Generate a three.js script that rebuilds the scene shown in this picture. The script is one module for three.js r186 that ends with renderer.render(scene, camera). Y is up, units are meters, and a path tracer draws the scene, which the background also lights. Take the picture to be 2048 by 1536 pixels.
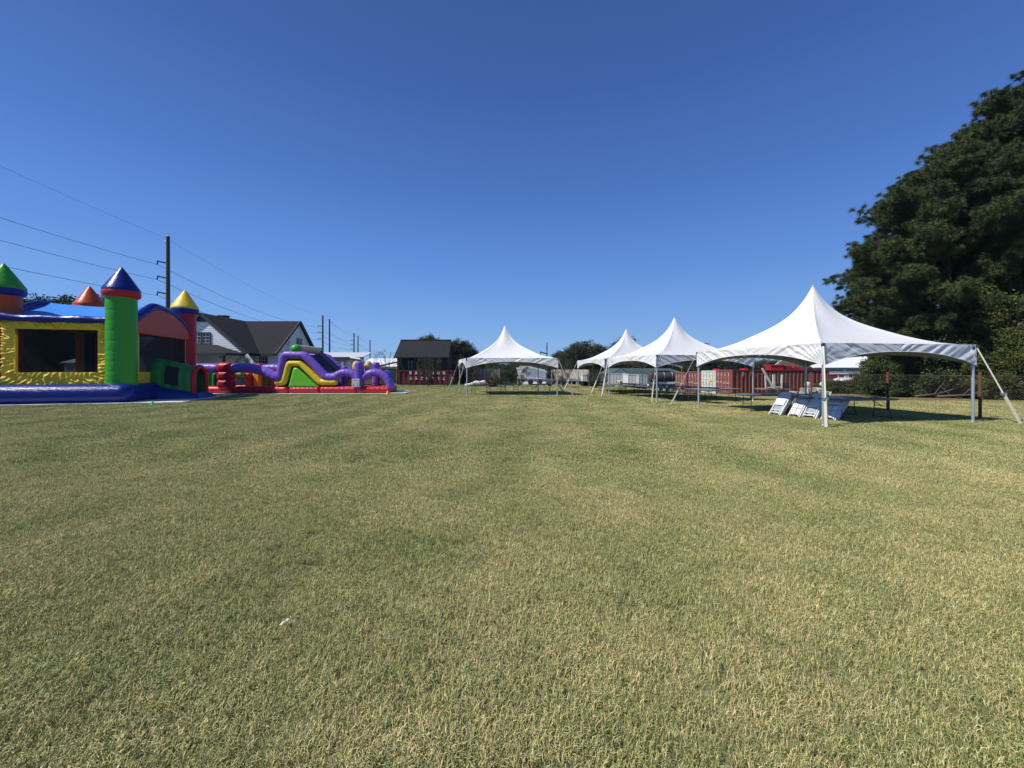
import * as THREE from 'three';
import { mergeGeometries } from 'three/addons/utils/BufferGeometryUtils.js';
import { RoundedBoxGeometry } from 'three/addons/geometries/RoundedBoxGeometry.js';
import { FontLoader } from 'three/addons/loaders/FontLoader.js';
import { TextGeometry } from 'three/addons/geometries/TextGeometry.js';

// ------------------------------------------------------------------ camera, sky, sun, exposure
const EYE = 1.75, FOC = 770, CX = 1024, HY = 741;
const scene = new THREE.Scene();
const camera = new THREE.PerspectiveCamera(2 * Math.atan(768 / FOC) * 180 / Math.PI, 4 / 3, 0.05, 5000);
camera.position.set(0, EYE, 0);
camera.lookAt(0, EYE, -10);
camera.setViewOffset(2048, 1536, 0, 768 - HY < 0 ? 0 : 768 - HY, 2048, 1536);
const renderer = new THREE.WebGLRenderer({ antialias: true });
renderer.toneMapping = THREE.LinearToneMapping;
renderer.toneMappingExposure = 1;
renderer.shadowMap.enabled = true;
const SUN = new THREE.Vector3(-0.935, 0, 0.355).normalize().multiplyScalar(Math.cos(0.86)).setY(Math.sin(0.86));
const smooth = (a, b, x) => { const t = Math.min(1, Math.max(0, (x - a) / (b - a))); return t * t * (3 - 2 * t); };
const mix = (a, b, t) => a + (b - a) * t;
{
  const w = 1024, h = 512, data = new Float32Array(w * h * 4);
  const key = [[0, .34, .57, .88], [.05, .285, .51, .86], [.13, .20, .41, .84], [.25, .127, .295, .745], [.42, .078, .195, .565], [.62, .051, .130, .41], [.85, .038, .10, .30], [1.6, .03, .083, .26]];
  for (let j = 0; j < h; j++) {
    const el = (j + .5) / h * Math.PI - Math.PI / 2;
    for (let i = 0; i < w; i++) {
      const ph = ((i + .5) / w - .5) * 2 * Math.PI, x = Math.cos(el) * Math.cos(ph), z = Math.cos(el) * Math.sin(ph), y = Math.sin(el);
      const e = Math.max(0, el); let k = 1; while (k < key.length - 1 && key[k][0] < e) k++;
      const t = Math.min(1, (e - key[k - 1][0]) / (key[k][0] - key[k - 1][0]));
      const c = x * SUN.x + y * SUN.y + z * SUN.z;
      const glow = .20 * Math.pow(Math.max(0, (c + 1) / 2), 3) + .9 * Math.pow(Math.max(0, c), 24);
      for (let q = 0; q < 3; q++) {
        let v = mix(key[k - 1][q + 1], key[k][q + 1], t);
        v = v * (.92 + glow * .9) + glow * [.05, .05, .045][q];
        if (el < 0) v = [.16, .17, .10][q];
        data[(j * w + i) * 4 + q] = v;
      }
      data[(j * w + i) * 4 + 3] = 1;
    }
  }
  const t = new THREE.DataTexture(data, w, h, THREE.RGBAFormat, THREE.FloatType);
  t.mapping = THREE.EquirectangularReflectionMapping; t.magFilter = THREE.LinearFilter; t.minFilter = THREE.LinearFilter; t.needsUpdate = true;
  scene.background = t; scene.environment = t;
}
const sun = new THREE.DirectionalLight(new THREE.Color().setRGB(1, .945, .85), 5);
sun.position.copy(SUN).multiplyScalar(120).add(new THREE.Vector3(0, 0, -40)); sun.target.position.set(0, 0, -40);
sun.castShadow = true; sun.shadow.radius = 1;
Object.assign(sun.shadow.camera, { left: -110, right: 110, top: 110, bottom: -110, near: 1, far: 300 });
sun.shadow.mapSize.set(4096, 4096);
scene.add(sun, sun.target);

// ------------------------------------------------------------------ helpers
function rng(seed) { let a = seed >>> 0; return () => { a = (a + 0x6D2B79F5) | 0; let t = Math.imul(a ^ (a >>> 15), 1 | a); t = (t + Math.imul(t ^ (t >>> 7), 61 | t)) ^ t; return ((t ^ (t >>> 14)) >>> 0) / 4294967296; }; }
const R0 = rng(7);
function hash(i, j, k) { let h = Math.imul(i, 374761393) + Math.imul(j, 668265263) + Math.imul(k, 2147483647); h = Math.imul(h ^ (h >>> 13), 1274126177); return ((h ^ (h >>> 16)) >>> 0) / 4294967296; }
function noise(x, y, k = 0) { const i = Math.floor(x), j = Math.floor(y), u = x - i, v = y - j, a = u * u * (3 - 2 * u), b = v * v * (3 - 2 * v); return mix(mix(hash(i, j, k), hash(i + 1, j, k), a), mix(hash(i, j + 1, k), hash(i + 1, j + 1, k), a), b) * 2 - 1; }
const fbm = (x, y, k = 0, o = 4) => { let s = 0, a = .5; for (let i = 0; i < o; i++) { s += a * noise(x, y, k + i); x *= 2.03; y *= 2.03; a *= .5; } return s; };
const V = (x, y, z) => new THREE.Vector3(x, y, z);
const W = (px, py, d) => V((px - CX) / FOC * d, EYE + (HY - py) / FOC * d, -d);     // where a sight line meets a real distance
const X = (px, d) => (px - CX) / FOC * d, Y = (py, d) => EYE + (HY - py) / FOC * d;
const C = (r, g, b) => new THREE.Color().setRGB(r, g, b);
const mat = (c, rough = .7, o = {}) => new THREE.MeshStandardMaterial({ color: Array.isArray(c) ? C(...c) : c, roughness: rough, side: THREE.DoubleSide, ...o });
const names = {};
function numbered(n) { const k = names[n] = (names[n] ?? -1) + 1; return k ? n + '_' + String(k).padStart(3, '0') : n; }
function cleaned(g) {
  let q = g.index ? g.toNonIndexed() : g.clone();
  for (const a of Object.keys(q.attributes)) if (!['position', 'normal', 'uv'].includes(a)) q.deleteAttribute(a);
  if (!q.attributes.normal) q.computeVertexNormals();
  if (!q.attributes.uv) q.setAttribute('uv', new THREE.BufferAttribute(new Float32Array(q.attributes.position.count * 2), 2));
  q.morphAttributes = {}; q.groups = []; return q;
}
const merge = (gs) => Array.isArray(gs) ? (gs.length === 1 ? gs[0] : mergeGeometries(gs.map(cleaned))) : gs;
function obj(name, gs, m, parent, label) {
  const o = new THREE.Mesh(merge(gs), m); o.castShadow = o.receiveShadow = true;
  o.name = parent ? name : numbered(name); if (label) o.userData.label = label;
  (parent ?? scene).add(o); return o;
}
// part given in world places: brought into the frame of its (unturned) thing
function partW(name, gs, m, parent, label) {
  const g = merge(gs).clone(); let p = parent; const off = V(0, 0, 0);
  while (p && p !== scene) { off.add(p.position); p = p.parent; }
  g.translate(-off.x, -off.y, -off.z); return obj(name, g, m, parent, label);
}
function tag(o, label, category, group, kind) { o.userData = { ...o.userData, label, category }; if (group) o.userData.group = group; if (kind) o.userData.kind = kind; return o; }
function thing(name, label, category, pos = [0, 0, 0], turn = 0, group) {
  const o = new THREE.Group(); o.name = numbered(name); o.position.set(...pos); o.rotation.y = turn; scene.add(o); return tag(o, label, category, group);
}
function dup(src, label, pos, turn, scale, group) {
  const c = src.clone(); c.name = numbered(src.name.replace(/_\d{3}$/, '')); c.userData = { ...src.userData, label }; if (group) c.userData.group = group;
  c.position.set(...pos); if (turn !== undefined) c.rotation.y = turn; if (scale) c.scale.setScalar(scale); scene.add(c); return c;
}
const box = (w, h, d, x = 0, y = 0, z = 0, ry = 0) => { const g = new THREE.BoxGeometry(w, h, d); if (ry) g.rotateY(ry); return g.translate(x, y, z); };
const rbox = (w, h, d, r, x = 0, y = 0, z = 0, s = 3) => new RoundedBoxGeometry(w, h, d, s, Math.min(r, w / 2 - .001, h / 2 - .001, d / 2 - .001)).translate(x, y, z);
function cyl(p, q, r0, r1 = r0, seg = 10) {
  const a = V(...(p.toArray ? p.toArray() : p)), b = V(...(q.toArray ? q.toArray() : q)), d = b.clone().sub(a), g = new THREE.CylinderGeometry(r1, r0, d.length(), seg, 1);
  g.applyQuaternion(new THREE.Quaternion().setFromUnitVectors(V(0, 1, 0), d.clone().normalize())); const c = a.add(b).multiplyScalar(.5); return g.translate(c.x, c.y, c.z);
}
function bar(p, q, w, h = w) {   // square bar from p to q
  const a = V(...(p.toArray ? p.toArray() : p)), b = V(...(q.toArray ? q.toArray() : q)), d = b.clone().sub(a), g = new THREE.BoxGeometry(w, d.length(), h);
  g.applyQuaternion(new THREE.Quaternion().setFromUnitVectors(V(0, 1, 0), d.clone().normalize())); const c = a.add(b).multiplyScalar(.5); return g.translate(c.x, c.y, c.z);
}
function surf(fn, nu, nv) {
  const p = [], uv = [], ix = [];
  for (let j = 0; j <= nv; j++) for (let i = 0; i <= nu; i++) { const q = fn(i / nu, j / nv); p.push(q.x, q.y, q.z); uv.push(i / nu, j / nv); }
  for (let j = 0; j < nv; j++) for (let i = 0; i < nu; i++) { const a = j * (nu + 1) + i, b = a + 1, c = a + nu + 1, d = c + 1; ix.push(a, b, d, a, d, c); }
  const g = new THREE.BufferGeometry(); g.setAttribute('position', new THREE.Float32BufferAttribute(p, 3)); g.setAttribute('uv', new THREE.Float32BufferAttribute(uv, 2)); g.setIndex(ix); g.computeVertexNormals(); return g;
}
// a blown-up tube along a path: the radius swells between seams, rounded ends
function sweep(pts, r, { n = 40, seg = 16, bulge = 0, seams = 0, flat = 1, tension = .5, type = 'catmullrom', cap = true } = {}) {
  const curve = new THREE.CatmullRomCurve3(pts, false, type, tension), fr = curve.computeFrenetFrames(n, false), ps = curve.getSpacedPoints(n), L = curve.getLength();
  const rad = typeof r === 'function' ? r : () => r, rows = [];
  const push = (c, N, B, k) => { const row = []; for (let a = 0; a <= seg; a++) { const th = a / seg * 2 * Math.PI; row.push(c.clone().addScaledVector(N, Math.cos(th) * k).addScaledVector(B, Math.sin(th) * k * flat)); } rows.push(row); };
  for (let i = 0; i <= n; i++) {
    const t = i / n; let k = rad(t) * (1 + (seams ? bulge * (Math.abs(Math.sin(t * Math.PI * seams)) - .6) : 0));
    if (i === 0 && cap) for (let e = 0; e < 3; e++) { const f = [0, .6, .88][e], o = [1, .8, .47][e]; push(ps[0].clone().addScaledVector(fr.tangents[0], -k * .5 * o), fr.normals[0], fr.binormals[0], Math.max(k * f, 1e-4)); }
    push(ps[i], fr.normals[i], fr.binormals[i], k);
    if (i === n && cap) for (let e = 2; e >= 0; e--) { const f = [0, .6, .88][e], o = [1, .8, .47][e]; push(ps[n].clone().addScaledVector(fr.tangents[n], k * .5 * o), fr.normals[n], fr.binormals[n], Math.max(k * f, 1e-4)); }
  }
  return surf((u, v) => rows[Math.round(v * (rows.length - 1))][Math.round(u * seg)], seg, rows.length - 1);
}
const lathe = (pts, seg = 28, x = 0, y = 0, z = 0) => new THREE.LatheGeometry(pts.map(([a, b]) => new THREE.Vector2(Math.max(a, 1e-4), b)), seg).translate(x, y, z);
function prism(pts, depth, bevel = 0) { // outline in x,y; from z = -depth to 0
  const s = new THREE.Shape(pts.map(([a, b]) => new THREE.Vector2(a, b)));
  return new THREE.ExtrudeGeometry(s, { depth: depth - 2 * bevel, bevelEnabled: bevel > 0, bevelThickness: bevel, bevelSize: bevel, bevelOffset: -bevel, bevelSegments: 4, steps: 1 }).translate(0, 0, -depth + bevel);
}
function quadSheet(a, b, c, d) { return surf((u, v) => a.clone().lerp(b, u).lerp(d.clone().lerp(c, u), v), 1, 1); }
function slabOf(a, b, c, d, th) { // four corners, thickened downwards along its normal
  const n = b.clone().sub(a).cross(d.clone().sub(a)).normalize(); if (n.y < 0) n.negate(); n.multiplyScalar(-th);
  const lo = [a, b, c, d].map((p) => p.clone().add(n));
  return merge([quadSheet(a, b, c, d), quadSheet(...lo), quadSheet(a, b, lo[1], lo[0]), quadSheet(b, c, lo[2], lo[1]), quadSheet(c, d, lo[3], lo[2]), quadSheet(d, a, lo[0], lo[3])]);
}
function tex(w, h, fn, srgb = true) {
  const d = new Uint8Array(w * h * 4);
  for (let j = 0; j < h; j++) for (let i = 0; i < w; i++) { const c = fn(i, j); for (let q = 0; q < 3; q++) d[(j * w + i) * 4 + q] = Math.max(0, Math.min(255, c[q] * 255)); d[(j * w + i) * 4 + 3] = 255; }
  const t = new THREE.DataTexture(d, w, h); t.wrapS = t.wrapT = THREE.RepeatWrapping; t.magFilter = THREE.LinearFilter; t.minFilter = THREE.LinearMipmapLinearFilter; t.generateMipmaps = true; if (srgb) t.colorSpace = THREE.SRGBColorSpace; t.needsUpdate = true; return t;
}

// ------------------------------------------------------------------ ground
function gh(x, z) { // the field is level, then falls away towards the yard behind the tents
  const d = -z, s = smooth(10, 20, x);
  return -Math.min(2.2, s * .04 * Math.max(0, d - 22) + (1 - s) * .035 * Math.max(0, d - 48)) + .018 * fbm(x * .22, z * .22, 50) * smooth(2, 8, d);
}
const DRY = [.465, .42, .215], GREEN = [.19, .238, .074], BROWN = [.22, .12, .06];
function dryness(x, z) {
  let m = .55 + .28 * fbm(x * .30, z * .24, 3, 4) + .42 * fbm(x * 1.5, z * 1.3, 9, 4);
  const s = x + z * .06;
  m += .13 * Math.sin(s * 2.7 + .5 * noise(z * .08, 2, 4)) * smooth(3, 9, -z);          // mower passes
  m += .16 * smooth(.35, 0, Math.abs(x - 1.6 + (-z - 6) * -.06 + .12 * noise(z * .5, 1, 6))) * smooth(3.5, 5, -z);   // dry wheel track
  m += .07 * smooth(-1, 7, x) - .12 * smooth(-4, -15, x) * smooth(9, 20, -z);
  return Math.min(1.1, Math.max(0, m));
}
function lawn(x, z) {
  const m = dryness(x, z), c = [0, 1, 2].map((q) => mix(GREEN[q], DRY[q], m));
  const b = smooth(19, 22, x) * smooth(22.5, 25.5, -z + .3 * x - 6) * (1 - smooth(34, 40, -z)) * (.55 + .6 * fbm(x * .5, z * .5, 31)); // pine straw under the trees
  const f = smooth(46, 60, -z) * (.4 + .4 * noise(x * .1, z * .1, 61)); // worn yard beyond the field
  for (let q = 0; q < 3; q++) { c[q] = mix(c[q], BROWN[q], Math.min(1, Math.max(0, b))); c[q] = mix(c[q], [.30, .27, .19][q], Math.max(0, f)); }
  return c;
}
{
  const xs = [], zs = []; for (let i = -130; i <= 130; i++) { const t = i / 130; xs.push(Math.sign(t) * (34 * Math.abs(t) + 1500 * Math.pow(Math.abs(t), 9))); }
  for (let i = 0; i <= 230; i++) { const t = i / 230; zs.push(8 - (62 * t + 1900 * Math.pow(t, 11))); }
  const p = [], col = [], uv = [], ix = [];
  for (const z of zs) for (const x of xs) { p.push(x, gh(x, z) - .024, z); uv.push(x / 2.2, z / 2.2); const c = lawn(x, z), k = 1.45; col.push(c[0] * k, c[1] * k, c[2] * k * 1.0); }
  for (let j = 0; j < zs.length - 1; j++) for (let i = 0; i < xs.length - 1; i++) { const a = j * xs.length + i, b = a + 1, c = a + xs.length, d = c + 1; ix.push(a, b, d, a, d, c); }
  const g = new THREE.BufferGeometry(); g.setAttribute('position', new THREE.Float32BufferAttribute(p, 3)); g.setAttribute('uv', new THREE.Float32BufferAttribute(uv, 2)); g.setAttribute('color', new THREE.Float32BufferAttribute(col, 3)); g.setIndex(ix); g.computeVertexNormals();
  const N = 1024, buf = new Float32Array(N * N * 3).fill(.26), r = rng(11);
  for (let s = 0; s < 60000; s++) {  // blades of dead and live grass lying about
    let x = r() * N, y = r() * N; const a = r() * 6.283, l = 8 + r() * 16, dry = r(), c = dry > .45 ? [.42, .37, .24] : [.24, .30, .13], k = .7 + r() * .5;
    for (let i = 0; i < l; i++) { const o = ((((y | 0) + N) % N) * N + (((x | 0) + N) % N)) * 3; for (let q = 0; q < 3; q++) buf[o + q] = c[q] * k; x += Math.cos(a); y += Math.sin(a); }
  }
  let m = [0, 0, 0]; for (let i = 0; i < N * N; i++) for (let q = 0; q < 3; q++) m[q] += buf[i * 3 + q] / N / N;
  const t = tex(N, N, (i, j) => [0, 1, 2].map((q) => buf[(j * N + i) * 3 + q] / m[q] * .3), false);
  const gm = mat([1, 1, 1], .95, { map: t, vertexColors: true });
  const o = obj('lawn', g, gm); o.userData.kind = 'structure'; o.userData.label = 'mown dry green lawn running back to the tents'; o.castShadow = false;
}
{ // blades of grass
  function tuft(seed, n, size, len, wid) {
    const r = rng(seed), p = [], c = [], nn = [];
    for (let i = 0; i < n; i++) {
      const x = (r() - .5) * size, z = (r() - .5) * size, a = r() * 6.283, lean = .45 + 1.15 * r(), L = len * (.55 + r() * .75), w = wid * (.7 + .6 * r());
      const dx = Math.cos(a), dz = Math.sin(a), h1 = L * .5 * Math.cos(lean * .55), o1 = L * .5 * Math.sin(lean * .55), h2 = h1 + L * .5 * Math.cos(lean * 1.25), o2 = o1 + L * .5 * Math.sin(lean * 1.25), ta = a + .6 + r() * 2, sx = Math.cos(ta) * w / 2, sz = Math.sin(ta) * w / 2;
      const A = [x - sx, -.012, z - sz], B = [x + sx, -.012, z + sz], D = [x + dx * o1 - sx * .8, h1, z + dz * o1 - sz * .8], E = [x + dx * o1 + sx * .8, h1, z + dz * o1 + sz * .8], T = [x + dx * o2, Math.max(.004, h2), z + dz * o2];
      p.push(...A, ...B, ...E, ...A, ...E, ...D, ...D, ...E, ...T);
      const dry = r(), k = .75 + .5 * r(), cc = dry > .56 ? [1.56 * k, 1.40 * k, 1.42 * k] : dry > .47 ? [1.35 * k, 1.05 * k, .82 * k] : [.58 * k, .74 * k, .48 * k]; for (let q = 0; q < 9; q++) c.push(...cc);
    }
    const g = new THREE.BufferGeometry(); g.setAttribute('position', new THREE.Float32BufferAttribute(p, 3)); g.setAttribute('color', new THREE.Float32BufferAttribute(c, 3)); g.computeVertexNormals(); return g;
  }
  const G = new THREE.Group(); G.name = 'grass'; scene.add(G); G.userData = { label: 'short dry lawn grass covering the whole field', category: 'grass', kind: 'stuff' };
  const gm = mat([1, 1, 1], .75, { vertexColors: true }), r = rng(23);
  const levels = [[1.2, 7.5, .11, 250, .038, .003], [5.6, 16, .17, 260, .038, .005], [13.6, 31, .30, 250, .031, .010], [28, 62, .55, 240, .032, .02]];
  for (const [d0, d1, step, n, len, wid] of levels) for (let v = 0; v < 2; v++) {
    const g = tuft(100 + v + d0 * 10, n, step * 1.5, len, wid), at = [];
    for (let z = -d0; z > -d1; z -= step) for (let x = 1.38 * z - 1.2; x < -1.38 * z + 1.2; x += step) {
      if ((hash(Math.round(x / step), Math.round(z / step), 5) < .5 ? 0 : 1) !== v) continue; const xx = x + (r() - .5) * step, zz = z + (r() - .5) * step, d = -zz;
      const keep = Math.min(d0 > 2 ? smooth(d0, d0 * 1.17, d) : 1, d1 > 60 ? smooth(d1, d1 - 12, d) : smooth(d1, d1 * .9, d)); if (r() > keep) continue; at.push([xx, zz]);
    }
    const im = new THREE.InstancedMesh(g, gm, at.length), M = new THREE.Matrix4(), q = new THREE.Quaternion(), col = new THREE.Color();
    at.forEach(([x, z], i) => {
      const s = 1.0 + .35 * r() + .22 * noise(x * 2.2, z * 2.2, 77); q.setFromAxisAngle(V(0, 1, 0), r() * 6.283);
      M.compose(V(x, gh(x, z) - .006, z), q, V(s, s * (.85 + .3 * r()), s)); im.setMatrixAt(i, M); const c = lawn(x, z), k = .92 + .3 * r(); im.setColorAt(i, col.setRGB(c[0] * k, c[1] * k, c[2] * k));
    });
    im.name = 'grass_blades'; im.userData.kind = 'stuff'; im.castShadow = im.receiveShadow = true; G.add(im);
  }
}
{
  const d0 = 50, d1 = 56, g = surf((u, v) => { const x = mix(-13, 11, u), z = -mix(d0, d1, v) - .08 * x + .3 * noise(u * 8, v, 5); return V(x, gh(x, z) + .03, z); }, 60, 6);
  const o = obj('gravel_drive', g, mat([.42, .40, .36], .95)); o.userData = { kind: 'structure', label: 'pale gravel drive crossing behind the left tent' };
}

// ------------------------------------------------------------------ shared materials
const vinyl = (c, rough = .34) => new THREE.MeshPhysicalMaterial({ color: C(...c), roughness: rough, side: THREE.DoubleSide, specularIntensity: .5, bumpMap: vinylBump, bumpScale: .012 });
const vinylBump = tex(256, 256, (i, j) => { const a = .5 + .5 * fbm(i / 32, j / 32, 5, 4); return [a, a, a]; }, false); vinylBump.repeat.set(3, 3);
const M = {
  blue: vinyl([.008, .022, .20], .3), sky: vinyl([.045, .25, .74], .45), green: vinyl([.05, .33, .035]), darkGreen: vinyl([.03, .22, .05]), red: vinyl([.48, .025, .035]), crimson: vinyl([.42, .012, .028]), orange: vinyl([.52, .065, .02]), yellow: vinyl([.82, .58, .045], .42),
  amber: vinyl([.78, .42, .03]), purple: vinyl([.20, .11, .52]), navy: vinyl([.006, .014, .07], .6), lime: vinyl([.16, .56, .045]), tan: vinyl([.62, .47, .24]),
  white: mat([.66, .66, .65], .55), offWhite: mat([.56, .56, .53], .7), dark: mat([.02, .022, .026], .6), steel: mat([.45, .46, .47], .4, { metalness: .8 }), alu: mat([.62, .63, .64], .42, { metalness: .7 }),
  blackSteel: mat([.03, .032, .036], .45), glass: mat([.02, .025, .03], .06), strap: mat([.74, .71, .60], .8), tarp: mat([.7, .7, .66], .6), concrete: mat([.38, .36, .32], .9),
};
const netThin = new THREE.MeshStandardMaterial({ color: C(.008, .009, .012), roughness: .9, transparent: true, opacity: .34, side: THREE.DoubleSide });
const net = new THREE.MeshStandardMaterial({ color: C(.008, .009, .012), roughness: .9, transparent: true, opacity: .84, side: THREE.DoubleSide });

// ------------------------------------------------------------------ bounce castle (its own frame: +z to the camera, +x to the entrance)
{
  const c = thing('bounce_castle', 'inflatable bounce castle with a blue base, yellow netted walls and coloured turret towers', 'bounce house', [-21.7, 0, -21.4], .265);
  // base
  const base = obj('base', [rbox(6.8, 1.02, 8.4, .5, -2.5, .5, -3.15, 8)], M.blue, c);
  obj('ground_tarp', surf((u, v) => V(mix(-6.6, 3.4, u), gh(0, -20) + .02 + .012 * Math.abs(noise(u * 30, v * 30, 3)), mix(1.35, -8, v)), 40, 40), M.tarp, c);
  const tower = (x, z, shaft, ring, cone, y0 = .85) => {
    const s = obj('tower', lathe(Array.from({ length: 100 }, (_, i) => { const t = i / 99; return [.65 - .011 * Math.exp(-(((((t * 9) % 1) - .5) / .1) ** 2)), mix(y0, 5.85, t)]; }), 36, x, 0, z), shaft, c);
    obj('ring', lathe([[.6, 5.74], [.72, 5.78], [.79, 5.88], [.815, 6.0], [.80, 6.1], [.79, 6.13]], 36, x, 0, z), ring, s);
    obj('cone', lathe([[.79, 6.13], [.80, 6.2], [.77, 6.28], [.70, 6.40], [.56, 6.64], [.38, 6.95], [.20, 7.24], [.08, 7.42], [.02, 7.5], [0, 7.52]], 36, x, 0, z), cone, s);
    return s;
  };
  tower(0, 0, M.green, M.red, M.blue); tower(-5.55, -.72, M.orange, M.blue, M.green); tower(0, -6.3, M.crimson, M.blue, M.yellow); tower(-5.55, -6.5, M.orange, M.orange, M.orange);
  // walls: a wrinkled yellow sheet round a netted window
  const wall = (name, p0, p1, h0, h1, win, m, folds, thick = .16) => { // p0,p1: [x,z]; win: [s0,s1,y0,y1] as fractions / heights
    const dir = V(p1[0] - p0[0], 0, p1[1] - p0[1]), nrm = V(-dir.z, 0, dir.x).normalize(), L = dir.length();
    const S = [0, win[0], win[1], 1], T = [h0, win[2], win[3], h1], gs = [];
    const fold = (s, y) => {
      if (!folds) return 0; const cx = (win[0] + win[1]) / 2, cy = (win[2] + win[3]) / 2;
      const ds = Math.max(win[0] - s, s - win[1], 0) * L, dy = Math.max(win[2] - y, y - win[3], 0), e = Math.hypot(ds, dy); // pulled away from the hem of the window
      const edge = smooth(0, .12, e) * smooth(0, .10, Math.min(y - h0, h1 - y + .02) + .03);
      const a = Math.atan2((y - cy) * 1.6, (s - cx) * L), rad = Math.sin(a * 60 + 6 * noise(s * 9, y * 3, 6)) * (.6 + .6 * noise(s * 14, y * 6, 8)), n2 = fbm(s * L * 3.4 + y * 2.4, y * 4 - s * L * 1.4, 40, 4);
      return edge * folds * (.55 * rad + 1.1 * n2);
    };
    for (let i = 0; i < 3; i++) for (let j = 0; j < 3; j++) {
      if (i === 1 && j === 1) continue;
      const nx = i === 1 ? 130 : 40, ny = j === 1 ? 80 : 26;
      for (const back of [0, 1]) gs.push(surf((u, v) => { const s = mix(S[i], S[i + 1], u), y = mix(T[j], T[j + 1], v), o = back ? -thick : fold(s, y); return V(p0[0] + dir.x * s, y, p0[1] + dir.z * s).addScaledVector(nrm, o); }, back ? 1 : nx, back ? 1 : ny));
    }
    const w = obj(name, gs, m, c), mesh = folds > .05 ? netThin : net;
    const q = (s, y) => V(p0[0] + dir.x * s, y, p0[1] + dir.z * s).addScaledVector(nrm, -.05);
    obj('window_net', quadSheet(q(win[0], win[2]), q(win[1], win[2]), q(win[1], win[3]), q(win[0], win[3])), mesh, w);
    return w;
  };
  wall('wall_panel', [-5.12, .0], [-.40, .22], 1.0, 4.36, [.125, .885, 1.66, 3.95], M.yellow, .085);
  wall('wall_panel', [.32, -.5], [.32, -5.9], .9, 3.92, [.07, .955, 1.66, 3.88], M.yellow, .012);
  wall('wall_panel', [-.4, -6.3], [-5.2, -6.4], 1.0, 4.2, [.20, .93, 1.5, 4.1], M.amber, .012);
  wall('wall_panel', [-5.1, -5.1], [-5.1, -.4], 1.0, 4.2, [.095, .9, 1.5, 4.12], M.amber, .012);
  obj('window_net', quadSheet(V(-5.15, 1, -5.15), V(-5.0, 1, -6.35), V(-5.0, 4.2, -6.35), V(-5.15, 4.2, -5.15)), mat([.01, .011, .013], .9), c);  // opaque black sheet, not mesh, added to keep the back corner dark
  obj('wall_band', [box(4.6, .5, .2, -2.7, 4.42, -6.3), box(.2, .5, 5.4, -5.3, 4.42, -3.2)], M.orange, c);
  // roof
  const ridge = (u) => V(mix(-5.25, .2, u), 5.78 - .16 * Math.sin(u * Math.PI) , mix(-3.0, -2.7, u)), front = (u) => V(mix(-5.25, .2, u), 4.62, mix(.25, -.05, u)), rear = (u) => V(mix(-5.3, .2, u), 4.6, -6.3);
  obj('roof', [surf((u, v) => front(u).lerp(ridge(u), v).add(V(0, -.22 * Math.sin(v * Math.PI) * (.6 + .4 * Math.sin(u * Math.PI)) + .02 * noise(u * 9, v * 7, 2), 0)), 40, 16), surf((u, v) => rear(u).lerp(ridge(u), v).add(V(0, -.2 * Math.sin(v * Math.PI), 0)), 20, 10)], M.sky, c);
  obj('eave_roll', sweep([V(-5.3, 4.62, .08), V(-4.4, 4.5, .1), V(-2.6, 4.5, .16), V(-.3, 4.5, .2)], (t) => .19 + .02 * Math.sin(t * 20), { n: 50, seg: 18, bulge: .035, seams: 7 }), M.blue, c);
  obj('eave_roll', sweep([V(-5.3, 4.4, -.3), V(-5.4, 5.2, -1.4), V(-5.35, 5.68, -2.6), V(-5.3, 5.6, -3.9), V(-5.3, 4.5, -6)], .15, { n: 40 }), M.blue, c);
  const gb = [V(.25, 4.55, -.35), V(.25, 4.95, -1.0), V(.25, 5.60, -2.15), V(.25, 5.64, -2.8), V(.25, 5.5, -4.0), V(.25, 5.15, -4.9), V(.25, 4.35, -6.2)];
  obj('gable_roll', sweep(gb, .25, { n: 50, seg: 18, tension: .3 }), M.blue, c);
  const gable = prism([[-.4, 3.88], [-.4, 4.5], [-1.0, 4.9], [-2.15, 5.52], [-2.8, 5.56], [-4.0, 5.42], [-4.9, 5.08], [-6.1, 4.3], [-6.1, 3.88]].map(([z, y]) => [-z, y]), .22, .05); gable.rotateY(Math.PI / 2).translate(.46, 0, 0);
  obj('gable', gable, M.orange, c);
  // entrance tunnel
  const arch = (w, hgt, n = 30) => Array.from({ length: n + 1 }, (_, i) => { const t = i / n, st = (hgt - w / 2) / (2 * (hgt - w / 2) + Math.PI * w / 2); if (t < st) return [-w / 2, t / st * (hgt - w / 2)]; if (t > 1 - st) return [w / 2, (1 - t) / st * (hgt - w / 2)]; const a = Math.PI * (1 - (t - st) / (1 - 2 * st)); return [Math.cos(a) * w / 2, hgt - w / 2 + Math.sin(a) * w / 2]; });
  const tun = (u, v, grow) => { const top = mix(2.5, 1.95, u) + grow, bot = mix(.85, .3, u), w = mix(1.75, 1.55, u) + grow * 2, A = arch(w, top - bot), k = A[Math.round(v * 30)]; return V(mix(.3, 2.45, u), bot + k[1], -2.75 + k[0]); };
  const seam = (u) => .045 * Math.abs(Math.sin(u * Math.PI * 4));
  const tunnel = obj('tunnel', [surf((u, v) => tun(u, v, seam(u)), 40, 30), surf((u, v) => tun(u, v, -.2), 4, 30)], M.darkGreen, c);
  obj('tunnel_net', surf((u, v) => tun(mix(.34, .66, u), Math.round(mix(20, 28, v)) / 30, .058), 10, 8), mat([.012, .013, .016], .85), tunnel);
  const ring = arch(1.5, 1.68).map(([z, y]) => V(2.47, .3 + y, -2.75 + z));
  obj('entrance_arch', sweep(ring, .15, { n: 60, seg: 14 }), M.red, tunnel);
  const rw = [[.5, .92], [1.2, .7], [2.0, .46], [2.9, .32]];
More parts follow.
